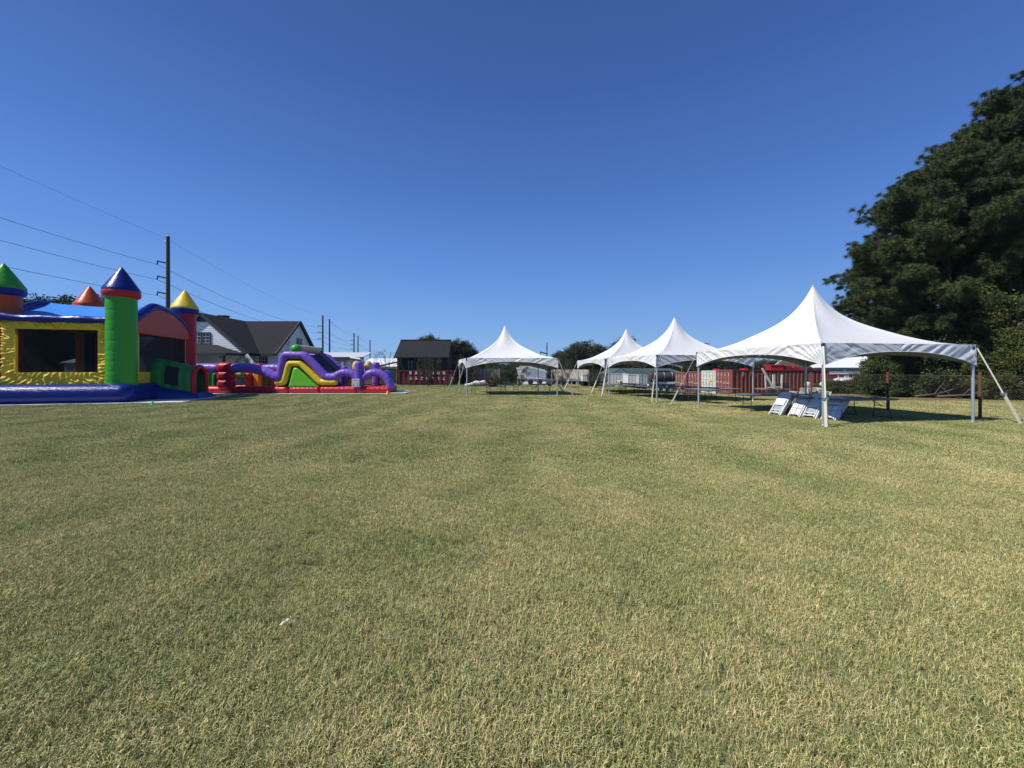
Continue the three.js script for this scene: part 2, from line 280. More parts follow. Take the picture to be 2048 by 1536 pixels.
  obj('ramp', surf((u, v) => { const x = mix(.4, 3.0, u), h = mix(.92, .36, Math.min(1, u * 1.1)), a = Math.PI * v, e = Math.sin(Math.min(1, (1 - u) * 6) * Math.PI / 2); return V(x, Math.max(0.01, h * Math.pow(Math.sin(a), .35) * e), -2.75 + (-Math.cos(a)) * mix(1.5, 1.1, u)); }, 30, 24), M.blue, c);
}
// ------------------------------------------------------------------ inflatable obstacle course
{
  const D = 29.3, DB = 32.9, c = thing('obstacle_course', 'long inflatable obstacle course with red base, purple arches and a yellow and green slide', 'inflatable', [X(590, D), 0, -D]);
  const P = (px, py, d = D) => W(px, py, d);
  // base in swelling lengths
  const br = [[384, 470], [470, 579], [580, 641], [641, 715], [715, 783]];
  for (const [a, b] of br) for (const d of [D, DB]) { const x0 = X(a, D), x1 = X(d === DB && b === 783 ? 752 : b, D); partW('base_roll', surf((u, v) => { const th = v * 2 * Math.PI, e = Math.pow(Math.sin(Math.min(1, Math.min(u, 1 - u) * 14 + .12) * Math.PI / 2), .5), k = (.285 + .007 * Math.sin(u * Math.PI * 7) ** 2) * e; return V(mix(x0, x1, u), .285 + Math.cos(th) * k, -d - .05 + Math.sin(th) * k * 1.15); }, 40, 20), M.red, c); }
  partW('bed', rbox(X(752, D) - X(385, D), .42, DB - D, .1, (X(752, D) + X(385, D)) / 2, .22, -(D + DB) / 2), M.red, c);
  partW('ground_tarp', box(15.6, .02, 4.6, X(586, D), .022, -31), M.tarp, c);
  const sides = [[D, true], [DB, false]];
  for (const [d, near] of sides) {
    const px = (x, y) => { const q = W(x, y, D); return V(q.x, q.y, -d); };
    partW('side_arch', sweep([px(380, 737), px(400, 736.5), px(420, 736.5), px(438, 737)], .37, { n: 40, bulge: .035, seams: 5 }), M.purple, c);
    partW('side_arch', sweep([px(466, 737), px(495, 736), px(526, 742), px(556, 756)], .36, { n: 60, bulge: .035, seams: 9 }), M.purple, c);
    const pil = [0, 1, 2].map((k) => rbox(1.12 + .06 * (k === 2), .82, .95, .36, X(453, D), .42 + .30 + k * .62, -d, 5));
    partW('pillar', pil, M.crimson, c);
    partW('slide_border', sweep([px(560, 757), px(563, 738), px(568, 716), px(571, 711), px(578, 710), px(606, 711), px(611, 713), px(632, 733), px(650, 752), px(656, 754), px(675, 754)], .31, { n: 90, seg: 18, tension: .35, bulge: .02, seams: 16 }), M.purple, c);
    partW('slide_trim', sweep([px(554, 765), px(566, 765), px(570, 759), px(578, 730), px(581, 727), px(600, 727), px(605, 730), px(638, 761), px(644, 764), px(673, 764)].map((q) => q.add(V(0, 0, near ? .02 : 0))), .245, { n: 90, seg: 16, tension: .3, bulge: .02, seams: 16 }), M.yellow, c);
    const pan = [[579, 774], [588, 738], [591, 735], [597, 735], [638, 774]].map(([a, b]) => [X(a, D), Y(b, D)]);
    const g = prism(pan, .5, .16); g.translate(0, 0, -d + .25); partW('slide_panel', g, M.lime, c);
    partW('side_arch', sweep([px(666, 755), px(675, 750), px(684, 746), px(695, 745.5), px(706, 749), px(713, 756)], .29, { n: 50, bulge: .035, seams: 7 }), M.purple, c);
    if (near) partW('side_arch', sweep([px(727, 756), px(735, 749), px(746, 745.5), px(758, 746.5), px(770, 754), px(778, 764), px(781, 774)], .30, { n: 60, bulge: .035, seams: 9 }), M.purple, c);
    partW('pillar', [rbox(.57, 1.95, .8, .26, X(718.5, D), 1.5, -d, 5), rbox(.5, .9, .7, .22, X(718.5, D), .8, -d, 5)], M.purple, c);
  }
  partW('slide_frame_top', rbox(1.25, .4, 3.2, .16, X(590, D), Y(713, D), -(D + DB) / 2), M.purple, c);
  // slide lane, climbing wall, roller
  const mz = -(D + DB) / 2, lane = (a, b) => V(a, b, 0);
  partW('slide_lane', [surf((u, v) => V(mix(X(608, D), X(660, D), u), mix(Y(708, D), Y(756, D), u) + .05 * Math.sin(u * 8), mix(-D - .2, -DB + .2, v)), 20, 6), sweep([V(X(616, D), Y(704, D), mz), V(X(638, D), Y(724, D), mz), V(X(662, D), Y(748, D), mz)], .22, { n: 30 })], M.navy, c);
  partW('climbing_wall', surf((u, v) => V(mix(X(553, D), X(574, D), u), mix(.5, Y(712, D), u), mix(-D - .2, -DB + .2, v)), 6, 6), M.blue, c);
  for (const z of [-D - .15, -DB + .1]) partW('roller_end', new THREE.SphereGeometry(.43, 24, 18).scale(1, .86, .8).translate(X(590, D), Y(698, D), z), M.green, c);
  partW('roller', cyl([X(592, D), Y(697, D), -D - .3], [X(592, D), Y(697, D), -DB + .3], .30, .30, 20), M.tan, c);
  // pop-ups inside
  for (const [x, y0, h, z, r, m] of [[410, 0, 1.5, 30.6, .2, M.green], [419, 0, 1.5, 31.4, .2, M.green], [430, 0, 1.4, 30.4, .18, M.darkGreen]]) partW('pop_up_post', lathe([[r, .4], [r * 1.06, .9], [r, h], [r * .6, h + .12], [0, h + .15]], 18, X(x, z), 0, -z), m, c);
  partW('pop_up_block', rbox(1.0, .32, 1.4, .12, X(483, 31), 1.45, -31), M.lime, c);
  partW('pop_up_block', rbox(.42, 1.25, .7, .16, X(500, 31), .95, -31), M.orange, c);
  partW('pop_up_block', [rbox(.62, 1.55, 1.0, .18, X(520, 31.4), 1.1, -31.4), rbox(.75, .4, 1.0, .15, X(521, 31.4), 1.9, -31.4)], M.amber, c);
  partW('pop_up_block', rbox(.4, 1.5, .8, .15, X(536, 31.6), 1.1, -31.6), M.green, c);
  partW('pop_up_block', rbox(.3, 1.5, .6, .13, X(546, 31.7), 1.12, -31.7), M.orange, c);
  partW('pop_up_post', lathe([[.24, .4], [.26, 1.2], [.24, 2.05], [.2, 2.18], [0, 2.22]], 18, X(674, DB - .6), 0, -DB + .6), M.purple, c);
  partW('pop_up_post', lathe([[.24, .4], [.26, 1.2], [.24, 1.98], [.2, 2.1], [0, 2.14]], 18, X(689, DB - .6), 0, -DB + .6), M.purple, c);
  partW('pop_up_post', lathe([[.1, .4], [.1, 1.5], [0, 1.55]], 12, X(682, 30.4), 0, -30.4), M.purple, c);
  for (const s of [-1, 1]) partW('bumper', new THREE.SphereGeometry(.5, 22, 16).scale(.62, .9, .8).translate(X(718.5, D) + s * .42, Y(733, D), -D - .55 - .2 * (s > 0)), M.tan, c);
  partW('end_wall', surf((u, v) => { const a = v * Math.PI / 2; return V(X(752, D) + Math.sin(a) * .85, .5 + Math.cos(a) * 1.0, mix(-D - .1, -D - 1.7, u)); }, 12, 14), M.navy, c); partW('end_roll', sweep([V(X(779, D), .3, -D), V(X(776, D), .3, -D - 1.2), V(X(766, D), .3, -D - 2.4), V(X(750, D), .3, -DB)], .3, { n: 40 }), M.red, c); partW('end_arch', sweep([V(X(775, D), .7, -D - .3), V(X(768, D), 1.3, -D - 1.1), V(X(756, D), 1.55, -D - 2.2), V(X(742, D), 1.45, -DB + .3)], .26, { n: 40 }), M.blue, c);
  partW('back_net', quadSheet(V(X(674, D), .5, -DB + .2), V(X(750, D), .5, -DB + .2), V(X(745, D), 1.5, -DB + .2), V(X(674, D), 1.5, -DB + .2)), net, c);
  partW('back_net', quadSheet(V(X(385, D), .5, -DB + .2), V(X(556, D), .5, -DB + .2), V(X(545, D), 1.3, -DB + .2), V(X(385, D), 1.7, -DB + .2)), net, c);
  // notice hung on the near side
  const sg = tex(64, 64, (i, j) => { const y = 63 - j, k = (i > 6 && i < 58); if (y > 4 && y < 18 && k) return (i % 7 < 5 && y > 8 && y < 15) ? [.2, .25, .45] : [.83, .84, .82]; if (y > 24 && y < 46 && (y % 5) < 2 && k) return [.55, .58, .62]; if (y > 46 && y < 58 && (i < 22 || i > 42) && k) return [.25, .18, .55]; return [.84, .85, .83]; });
  const q = partW('rules_sign', box(.58, .6, .02, X(711.5, 28.9), .83, -28.88), M.white, c);
  partW('print', quadSheet(V(X(711.5, 28.9) - .27, .55, -28.862), V(X(711.5, 28.9) + .27, .55, -28.862), V(X(711.5, 28.9) + .27, 1.11, -28.862), V(X(711.5, 28.9) - .27, 1.11, -28.862)), mat([1, 1, 1], .6, { map: sg }), q);
  const m = thing('landing_mat', 'pale green foam mat on the grass at the right end of the obstacle course', 'mat', [X(800, 29.4), .03, -29.4]);
  obj('foam', [rbox(1.2, .07, 1.5, .03, 0, .02, 0)], mat([.35, .62, .48], .8), m); obj('border', [box(1.24, .05, .12, 0, .03, .72), box(.1, .05, 1.4, .58, .03, 0)], M.offWhite, m);
}
function cone(name, label, px, py, d, h, color) {
  const t = thing(name, label, 'cone', [X(px, d), gh(X(px, d), -d), -d]);
  obj('cone_body', lathe([[h * .42, .02], [h * .38, h * .1], [h * .16, h * .8], [h * .1, h * .96], [0, h]], 18), mat(color, .5), t); obj('foot', box(h * 1.0, .02, h * 1.0, 0, .012, 0), mat(color, .5), t);
}
cone('marker_cone', 'small bright green cone on the grass in front of the bounce castle', 305, 807, 19.6, .21, [.05, .55, .12]);
cone('marker_cone', 'small orange cone on the grass before the red base', 442, 796, 24.6, .2, [.75, .16, .03]);
cone('marker_cone', 'small yellow cone at the right end of the red inflatable base', 775, 788, 28.6, .26, [.8, .62, .05]);

// ------------------------------------------------------------------ frame tents
const tentTop = new THREE.MeshPhysicalMaterial({ color: C(.72, .72, .715), roughness: .42, side: THREE.DoubleSide });
const tentShade = mat([.15, .155, .15], .8);  // dark grey paints the shade beneath the white canopies
const tentVal = new THREE.MeshPhysicalMaterial({ color: C(.70, .705, .71), roughness: .32, side: THREE.DoubleSide });
function tent(label, FL, FR, BR, BL, { eave = 2.6, peak = 5.22, seed = 1, straps = [] } = {}) {
  const cx = (FL[0] + FR[0] + BR[0] + BL[0]) / 4, cz = (FL[1] + FR[1] + BR[1] + BL[1]) / 4;
  const t = thing('frame_tent', label, 'tent', [cx, gh(cx, cz), cz], 0, 'white peaked frame tents');
  const Q = [FL, FR, BR, BL].map(([x, z]) => V(x - cx, 0, z - cz)), g0 = gh(cx, cz);
  const prof = (r) => .75 * Math.pow(1 - r, 1.83) + .25 * Math.pow(1 - r, 6);
  const skin = (k, off) => (s, r) => {
    const e = Q[k].clone().lerp(Q[(k + 1) % 4], s), L = e.length(), rad = 2.9, w = smooth(.55, .0, r);
    const dir = e.clone().multiplyScalar(mix(1, rad / L, w * .85)).multiplyScalar(r);
    const sag = .12 * Math.sin(Math.PI * s) * 4 * r * (1 - r) * .8 - .05 * Math.pow(Math.abs(2 * s - 1), 12) * 4 * r * (1 - r);
    return V(dir.x, eave + (peak - eave) * prof(r) - sag + off + .006 * noise(s * 9 + k * 7, r * 14, seed), dir.z);
  };
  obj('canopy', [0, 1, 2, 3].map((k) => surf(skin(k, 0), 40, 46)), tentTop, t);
  obj('shade_sheet', [0, 1, 2, 3].map((k) => surf((s, r) => { const q = skin(k, -.05)(s, r); q.x *= .985; q.z *= .985; return q; }, 14, 16)), tentShade, t);  // sheet added below the canopy so its underside looks shaded
  for (let k = 0; k < 4; k++) {
    const a = Q[k], b = Q[(k + 1) % 4], dir = b.clone().sub(a), L = dir.length(), n = V(dir.z, 0, -dir.x).normalize(); if (n.dot(a.clone().add(b)) < 0) n.negate();
    const drop = (s) => .26 + .44 * Math.pow(Math.abs(2 * s - 1), 2.4);
    const val = (s, v) => {
      const h = drop(s) * v, y = eave + .02 - h, cd = Math.min(s, 1 - s) * L, ang = Math.atan2(.72 - h, cd + .05);
      const radial = Math.sin(ang * 27 + 7 * noise(s * 7, k * 3 + h, seed)) * (.7 + .7 * noise(s * 11, k * 5, seed + 4)) * smooth(2.4, .2, cd), mid = fbm(s * L * 5 + h * (s < .5 ? -9 : 9), h * 1.2 + k * 9, seed + 20, 3) * 2;
      const f = smooth(0, .2, v) * smooth(0, .12, cd) * (.019 * radial + .024 * mid) + .015 * v;
      const p = a.clone().lerp(b, s).addScaledVector(n, .012 + f); return V(p.x, y, p.z);
    };
    const vo = obj('valance', surf(val, 220, 14), tentVal, t);
    obj('hem', sweep(Array.from({ length: 31 }, (_, i) => val(i / 30, 1)), .012, { n: 60, seg: 6, cap: false }), tentVal, vo);
    obj('eave_rail', cyl([a.x * .985, eave - .05, a.z * .985], [b.x * .985, eave - .05, b.z * .985], .03), M.alu, t);
    const c = a.clone().multiplyScalar(.985), foot = gh(a.x + cx, a.z + cz) - g0;
    const leg = obj('leg', cyl([c.x, foot, c.z], [c.x, eave, c.z], .042, .042, 12), M.alu, t); obj('base_plate', cyl([c.x, foot, c.z], [c.x, foot + .03, c.z], .11, .10, 12), M.steel, leg);
    obj('corner_fitting', [cyl([c.x, eave - .16, c.z], [c.x, eave + .015, c.z], .06), box(.05, .09, .05, a.x * 1.003, eave - .03, a.z * 1.003)], M.blackSteel, t);
    obj('rafter', cyl([c.x, eave - .04, c.z], [0, eave + .75, 0], .025), M.alu, t);
    // guy straps from this corner
    for (const [kk, px, py, dd, sl] of straps) if (kk === k) {
      const e = W(px, py, dd), E = V(e.x - cx, gh(e.x, e.z) - g0 + .02, e.z - cz), S = V(a.x * 1.005, eave - .08, a.z * 1.005), mid = S.clone().lerp(E, sl);
      const gs = obj('guy_strap', bar(S, mid, .036, .012), M.strap, t);
      obj('strap_sleeve', bar(mid, E, .08, .06), mat([.60, .57, .45], .75), gs); obj('ratchet', [rbox(.16, .10, .09, .02).translate(mid.x, mid.y, mid.z), cyl([mid.x - .1, mid.y + .03, mid.z], [mid.x + .1, mid.y + .03, mid.z], .02)], M.steel, gs);
      obj('stake', cyl([E.x, E.y - .05, E.z], [E.x + .02, E.y + .14, E.z + .02], .018), M.blackSteel, gs);
    }
  }
  obj('centre_mast', [cyl([0, eave + .75, 0], [0, peak - .06, 0], .04)], M.alu, t);
  obj('finial', cyl([0, peak - .05, 0], [.01, peak + .24, 0], .007, .004, 6), M.steel, t);
  return t;
}
const T4 = [[9.83, -12.15], [15.6, -12.95], [14.5, -19.0], [8.75, -18.2]], T3 = [[7.96, -21.2], [14.15, -22.5], [12.95, -28.3], [6.75, -27]], T2 = [[6.75, -28.0], [13.1, -29.6], [12.0, -35.4], [5.72, -33.6]], T1 = [[-3.2, -26.9], [3.2, -26.7], [2.2, -31.8], [-4.35, -31.6]];
tent('large white peaked frame tent nearest on the right, sheltering the leaning folding chairs', ...T4, { seed: 1, straps: [[1, 2041, 848, 12.55, .62], [0, 1653, 856, 11.75, .66], [3, 1342, 809, 19.7, .67]] });
tent('white peaked frame tent, middle one of the right row, over the long table line', ...T3, { seed: 2, straps: [[0, 1303, 805, 20.9, .52], [3, 1204, 793, 25.6, .5]] });
tent('smallest looking white peaked frame tent, at the far end of the right hand row', ...T2, { seed: 3, straps: [[0, 1182, 789, 27.4, .6], [3, 1128, 783, 33.0, .6]] });
tent('white peaked frame tent standing apart on the left, between red dumpster and tent row', ...T1, { seed: 4, straps: [[0, 910, 788, 28.0, .25], [1, 1146, 790, 26.8, .5], [2, 1128, 783, 30.8, .6], [3, 896, 781, 33.5, .55]] });

// ------------------------------------------------------------------ folding tables
const tableTop = mat([.15, .18, .215], .42), tableLeg = M.blackSteel;
function table(label, x, z, turn, len = 1.83, wid = .76, group = 'folding tables under the tents', name = 'folding_table') {
  const t = thing(name, label, 'table', [x, gh(x, z), z], turn, group), h = .74;
  obj('table_top', [rbox(len, .042, wid, .018, 0, h - .02, 0, 3), box(len - .1, .03, wid - .1, 0, h - .055, 0)], tableTop, t);
  for (const s of [-1, 1]) {
    const lx = s * (len / 2 - .28);
    for (const k of [-1, 1]) obj('leg', [cyl([lx, h - .05, k * wid * .34], [lx, .34, k * wid * .34], .014), cyl([lx, .34, k * wid * .34], [lx + s * .02, .01, k * wid * .44], .014)], tableLeg, t);
    obj('leg_brace', [cyl([lx, .32, -wid * .34], [lx, .32, wid * .34], .011), cyl([lx + s * .02, .06, -wid * .43], [lx + s * .02, .06, wid * .43], .011), cyl([lx, .46, 0], [lx - s * .42, h - .06, 0], .011), cyl([lx, .46, -wid * .34], [lx, .46, wid * .34], .011)], tableLeg, t);
  }
  return t;
}
const rowDir = -1.2; // along the row of tents
table('blue grey folding table behind the right end of the leaning chairs, front one of two', 12.55, -13.95, .1, 2.44);
table('blue grey folding table under the nearest tent, rear one of the two on its right', 12.1, -14.85, .1, 2.44);
table('dark folding table standing alone left of the leaning chairs under the nearest tent', 11.05, -16.6, .05, 2.44);
table('blue grey folding table right behind the leaning chairs', 12.2, -16.3, .1, 1.83);
for (const [i, l] of ['nearest dark table of the long line under the middle tent, before the white container', 'second nearest dark folding table of the line under the middle tent', 'middle dark folding table of the line of five under the tent row', 'fourth table of the long line, before the white box body', 'farthest dark folding table of the line, toward the grey trailer'].entries()) { const k = i / 4; table(l, mix(10.35, 7.35, k), mix(-20.9, -28.7, k), rowDir, 1.83, .76); }
for (const [i, l] of ['rightmost', 'second from the right', 'third from the right', 'leftmost'].entries()) table(`${l} table of the rear table line under the middle tent`, mix(12.2, 9.2, i / 3), mix(-22.6, -30, i / 3), rowDir, 2.2);
table('dark folding table with white things on it, at the left end under the lone tent', X(962, 28.2), -28.2, .6);
table('dark folding table in the middle under the lone tent', X(1019, 28.9), -28.9, .75);
table('dark folding table on the right under the lone tent', X(1081, 28.9), -28.9, .7);
{
  const x = X(954, 27.8), z = -27.8, t = thing('white_board', 'white tray lying on the left table of the lone tent', 'tray', [x, .745, z], .5);
  obj('tray', [rbox(.95, .1, .5, .03, 0, .05, 0), rbox(.8, .05, .36, .02, 0, .12, 0)], M.white, t);
  const jug = (px, py, d, l, s = 1) => { const p = W(px, py, d), q = thing('white_jug', l, 'jug', [p.x, gh(p.x, p.z) + .745, p.z]); obj('jug_body', lathe([[0, 0], [.11 * s, .01], [.12 * s, .12 * s], [.10 * s, .2 * s], [.04 * s, .25 * s], [.035 * s, .29 * s], [0, .29 * s]], 16), M.white, q); obj('cap', cyl([0, .28 * s, 0], [0, .32 * s, 0], .04 * s), M.offWhite, q); };
  jug(1241, 768, 27.4, 'small white jug on the far end of the long table line', .9); jug(1297, 768, 24.3, 'small white jug on the long table line, behind the pole of the middle tent', .7);
  const b = thing('white_bucket', 'white bucket on the grass right of the lone tent tables', 'bucket', [X(1100, 29.5), 0, -29.5]);
  obj('bucket_body', lathe([[0, .55], [.14, .56], [.16, .9], [.165, .92]], 18), M.white, b); obj('rim', new THREE.TorusGeometry(.165, .012, 6, 20).rotateX(Math.PI / 2).translate(0, .92, 0), M.white, b); obj('bucket_stand', [cyl([0, 0, 0], [0, .56, 0], .03), box(.3, .03, .3, 0, .015, 0)], M.steel, b);
}
// ------------------------------------------------------------------ folded chairs leaning in stacks
{
  const plastic = mat([.72, .73, .75], .38), grey = mat([.30, .36, .42], .5);
  function chair(label, back) {
    const c = new THREE.Group(); c.name = numbered('folding_chair'); tag(c, label, 'chair', 'folded chairs leaning in stacks');
    const wd = .46, L = 1.0, r = (z) => sweep([V(-wd / 2, .0, z), V(-wd / 2, .5, z), V(-wd / 2, .86, z), V(-wd / 2 + .06, .97, z), V(0, 1.0, z), V(wd / 2 - .06, .97, z), V(wd / 2, .86, z), V(wd / 2, .5, z), V(wd / 2, 0, z)], .021, { n: 60, seg: 8, tension: .3 });
    obj('frame', [r(0)], plastic, c);
    const panel = (w, y0, y1, cr, z) => { const s = new THREE.Shape(); s.moveTo(-w / 2, y0); s.lineTo(w / 2, y0); s.lineTo(w / 2, y1 - cr); s.quadraticCurveTo(w / 2, y1, w / 2 - cr, y1); s.lineTo(-w / 2 + cr, y1); s.quadraticCurveTo(-w / 2, y1, -w / 2, y1 - cr); s.closePath(); return new THREE.ExtrudeGeometry(s, { depth: .016, bevelEnabled: true, bevelThickness: .004, bevelSize: .004, bevelSegments: 2, curveSegments: 8 }).translate(0, 0, z); };
    obj('backrest', panel(wd - .02, .66, .985, .10, -.012), plastic, c);
    if (back) { obj('seat', [panel(wd - .07, .10, .36, .02, .004), panel(wd - .07, .39, .58, .02, .004)], plastic, c); obj('seat_rail', [box(.024, .52, .03, 0, .33, .024), box(wd - .04, .026, .03, 0, .375, .02), box(wd - .04, .026, .03, 0, .60, .02)], grey, c); }
    else { obj('seat', [panel(wd - .08, .42, .70, .03, .012)], plastic, c); obj('opening_shade', [box(.27, .15, .006, 0, .31, .012), box(.16, .05, .006, 0, .15, .012)], grey, c); }  // grey plates stand in for shade inside the gap below the seat
    for (const s of [-1, 1]) obj('rear_leg', bar([s * (wd / 2 - .045), .02, .03], [s * (wd / 2 - .045), .62, .035], .026, .03), plastic, c);
    obj('crossbar', [box(wd - .06, .03, .024, 0, .10, .0), box(wd - .1, .03, .02, 0, .2, .02)], plastic, c);
    return c;
  }
  const ord = ['front', 'second', 'third', 'last'], st = ['first stack from the left, showing its seat', 'second stack from the left, showing its underside', 'third stack from the left, showing its seat', 'fourth stack from the left, showing its underside'];
  const a = chair('', false), b = chair('', true); a.userData.used = b.userData.used = undefined; let ua = false, ub = false;
  for (let k = 0; k < 4; k++) for (let i = 0; i < (k === 3 ? 4 : 3); i++) {
    const src = k % 2 ? b : a, label = `white folding chair leaning ${ord[i]} in the ${st[k]}`;
    const first = k % 2 ? !ub : !ua; if (k % 2) ub = true; else ua = true;
    const c = first ? src : (() => { const q = src.clone(); q.name = numbered('folding_chair'); return q; })(); c.userData = { ...src.userData, label };
    const kk = [0, 1, 1.72, 2.6][k], x = 10.32 + kk * .335 + i * .085, z = -15.15 + kk * .58 - i * .05;
    c.position.set(x, gh(x, z) + .01, z); c.rotation.order = 'YXZ'; c.rotation.set(-.6 - .03 * i, -1.36 + .05 * k - .03 * i, 0); c.scale.setScalar(k % 2 ? .96 : 1.06); scene.add(c);
  }
  delete a.userData.used; delete b.userData.used;
}

// ------------------------------------------------------------------ house on the left
const shingle = tex(256, 256, (i, j) => { const row = Math.floor(j / 12), tab = Math.floor((i + row * 9) / 18), k = .8 + .4 * hash(tab, row, 3) + .25 * (hash(i, j, 4) - .5), g = (j % 12 === 0) ? .8 : 1; return [.27 * k * g, .27 * k * g, .285 * k * g]; }); shingle.repeat.set(6, 5);
const roofMat = mat([.17, .175, .195], .95, { map: shingle }), siding = mat([.82, .825, .83], .6), trimDark = mat([.028, .03, .036], .6);
const lap = (x0, x1, y0, y1, z, clip, step = .2) => { // lapped boards, each leaning out at its foot
  const gs = []; for (let y = y0; y < y1 - .02; y += step) { const yt = Math.min(y1, y + step), [a, b] = clip ? clip(y) : [x0, x1], [c, d] = clip ? clip(yt) : [x0, x1]; if (b - a < .05) continue; gs.push(quadSheet(V(a, y, z + .03), V(b, y, z + .03), V(d, yt, z), V(c, yt, z)), quadSheet(V(a, y, z + .03), V(b, y, z + .03), V(b, y, z), V(a, y, z))); } return merge(gs);
};
function window_(parent, x, y, z, w, h, cols, rows, m = trimDark, ry = 0) {
  const g = new THREE.Group(); g.name = 'window'; g.position.set(x, y, z); g.rotation.y = ry; parent.add(g);
  obj('frame', [box(w + .2, .1, .09, 0, h / 2 + .05, .02), box(w + .2, .1, .12, 0, -h / 2 - .05, .03), box(.1, h, .09, -w / 2 - .05, 0, .02), box(.1, h, .09, w / 2 + .05, 0, .02)], m, g);
  obj('pane', box(w, h, .02, 0, 0, -.01), M.glass, g);
  const mu = []; for (let i = 1; i < cols; i++) mu.push(box(.03, h, .04, -w / 2 + w * i / cols, 0, .012)); for (let j = 1; j < rows; j++) mu.push(box(w, .035, .038, 0, -h / 2 + h * j / rows, .012)); mu.push(box(.04, h, .045, -w / 2 + .02, 0, .013), box(.04, h, .045, w / 2 - .02, 0, .013), box(w, .04, .043, 0, h / 2 - .02, .013), box(w, .04, .043, 0, -h / 2 + .02, .013)); obj('muntin', mu, M.white, g); return g;
}
{
  const h = thing('white_house', 'white clapboard house with steep dark shingle roofs, behind the inflatables', 'house', [-33, gh(-33, -47), -47]);
  // main block, local z = -(d) + 47
  const xr = 4.6, xl = -12;
  const walls = obj('wall', [lap(xl, xr, 0, 3.9, .5), box(.12, 3.9, 8.6, xr - .02, 1.95, -3.9), box(xr - xl, 3.9, .12, (xl + xr) / 2, 1.95, -8.3), prism([[-8.3, 3.9], [.4, 3.9], [-4.1, 8.15]].map(([z, y]) => [-z, y]), .12).rotateY(Math.PI / 2).translate(xr + .04, 0, 0)], siding, h);
  const rf = obj('roof', [slabOf(V(xl, 8.3, -4.1), V(xr + .35, 8.3, -4.1), V(xr + .15, 3.75, 1.0), V(xl, 3.75, 1.0), .18), slabOf(V(xl, 8.3, -4.1), V(xr + .35, 8.3, -4.1), V(xr + .35, 3.6, -9), V(xl, 3.6, -9), .18)], roofMat, h);
  obj('bargeboard', [bar([xr + .36, 8.2, -4.1], [xr + .36, 3.55, -9], .1, .3), bar([xr + .32, 8.2, -4.1], [xr + .18, 3.65, 1.0], .1, .3), box(xr - xl, .2, .1, (xl + xr) / 2, 3.62, 1.03)], trimDark, rf);
  obj('chimney', [box(.9, 1.3, .8, -4.9, 8.25, -3.6), box(1.05, .15, .95, -4.9, 8.9, -3.6)], mat([.12, .07, .06], .9), rf);
  window_(h, X(528, 46.5) + 33, 2.95, .56, .75, .7, 3, 2); window_(h, xr + .06, 5.2, -4.3, 1.0, 1.4, 2, 2, trimDark, Math.PI / 2);
  // front wing with the gable towards the field
  const apx = -2.4, ap = 8.32, run = 5.3, wy = 3.75, zf = 3.0, sl = (ap - wy) / run;
  obj('gable', lap(0, 0, 3.0, 7.45, zf, (y) => [apx - (ap - .35 - y) / sl, apx + (ap - .35 - y) / sl], .21), siding, h);
  obj('apex_shade', prism([[apx - 1.05, ap - 1.0], [apx + 1.05, ap - 1.0], [apx, ap - .12]], .1).translate(0, 0, zf + .12), trimDark, h);  // dark triangle painted for the shadow at the apex
  const wr = obj('wing_roof', [slabOf(V(apx, ap, zf + .28), V(apx + run, wy, zf + .28), V(apx + run, wy, .6), V(apx, ap, -4.4), .2), slabOf(V(apx, ap, zf + .28), V(apx - run, wy, zf + .28), V(apx - run, wy, .6), V(apx, ap, -4.4), .2)], roofMat, h);
  obj('bargeboard', [bar([apx, ap - .1, zf + .3], [apx + run, wy - .1, zf + .3], .34, .08), bar([apx, ap - .1, zf + .3], [apx - run, wy - .1, zf + .3], .34, .08)], trimDark, wr);
  obj('flared_board', [bar([apx + run - .1, wy - .25, zf + .3], [apx + run + 1.05, 1.9, zf + .3], .55, .1), bar([apx + run + .95, 2.05, zf + .3], [apx + run + 1.3, 0, zf + .3], .5, .1)], siding, h);
  obj('wing_wall', lap(apx - run, apx + run - .2, 0, 3.05, zf), siding, h);
  const wx = X(396, 44) + 33, wx2 = X(413, 44) + 33; window_(h, wx, 5.45, zf + .05, .82, 1.15, 2, 3); window_(h, wx2, 5.45, zf + .05, .82, 1.15, 2, 3);
  const p = obj('porch_roof', [slabOf(V(apx - 3, 4.7, zf + .05), V(apx + 1.6, 4.7, zf + .05), V(apx + 4.7, 3.65, zf + 2.6), V(apx - 6, 3.65, zf + 2.6), .12), slabOf(V(apx + 1.6, 4.7, zf + .05), V(apx + 5.0, 3.65, zf + .05), V(apx + 4.7, 3.65, zf + 2.6), V(apx + 1.6, 4.7, zf + .06), .12)], roofMat, h);
  obj('fascia', [box(10.7, .26, .12, apx - .65, 3.52, zf + 2.62), box(.12, .26, 2.6, apx + 4.75, 3.52, zf + 1.3)], trimDark, p);
  obj('porch_post', [box(.2, 3.5, .2, X(452, 42) + 33, 1.7, zf + 2.3), box(.6, .12, .14, X(452, 42) + 33 - .2, 3.2, zf + 2.3)], trimDark, h);
  obj('porch_wall', box(7.5, 3.3, .1, apx - 2.8, 1.7, zf + 1.9), siding, h);
}
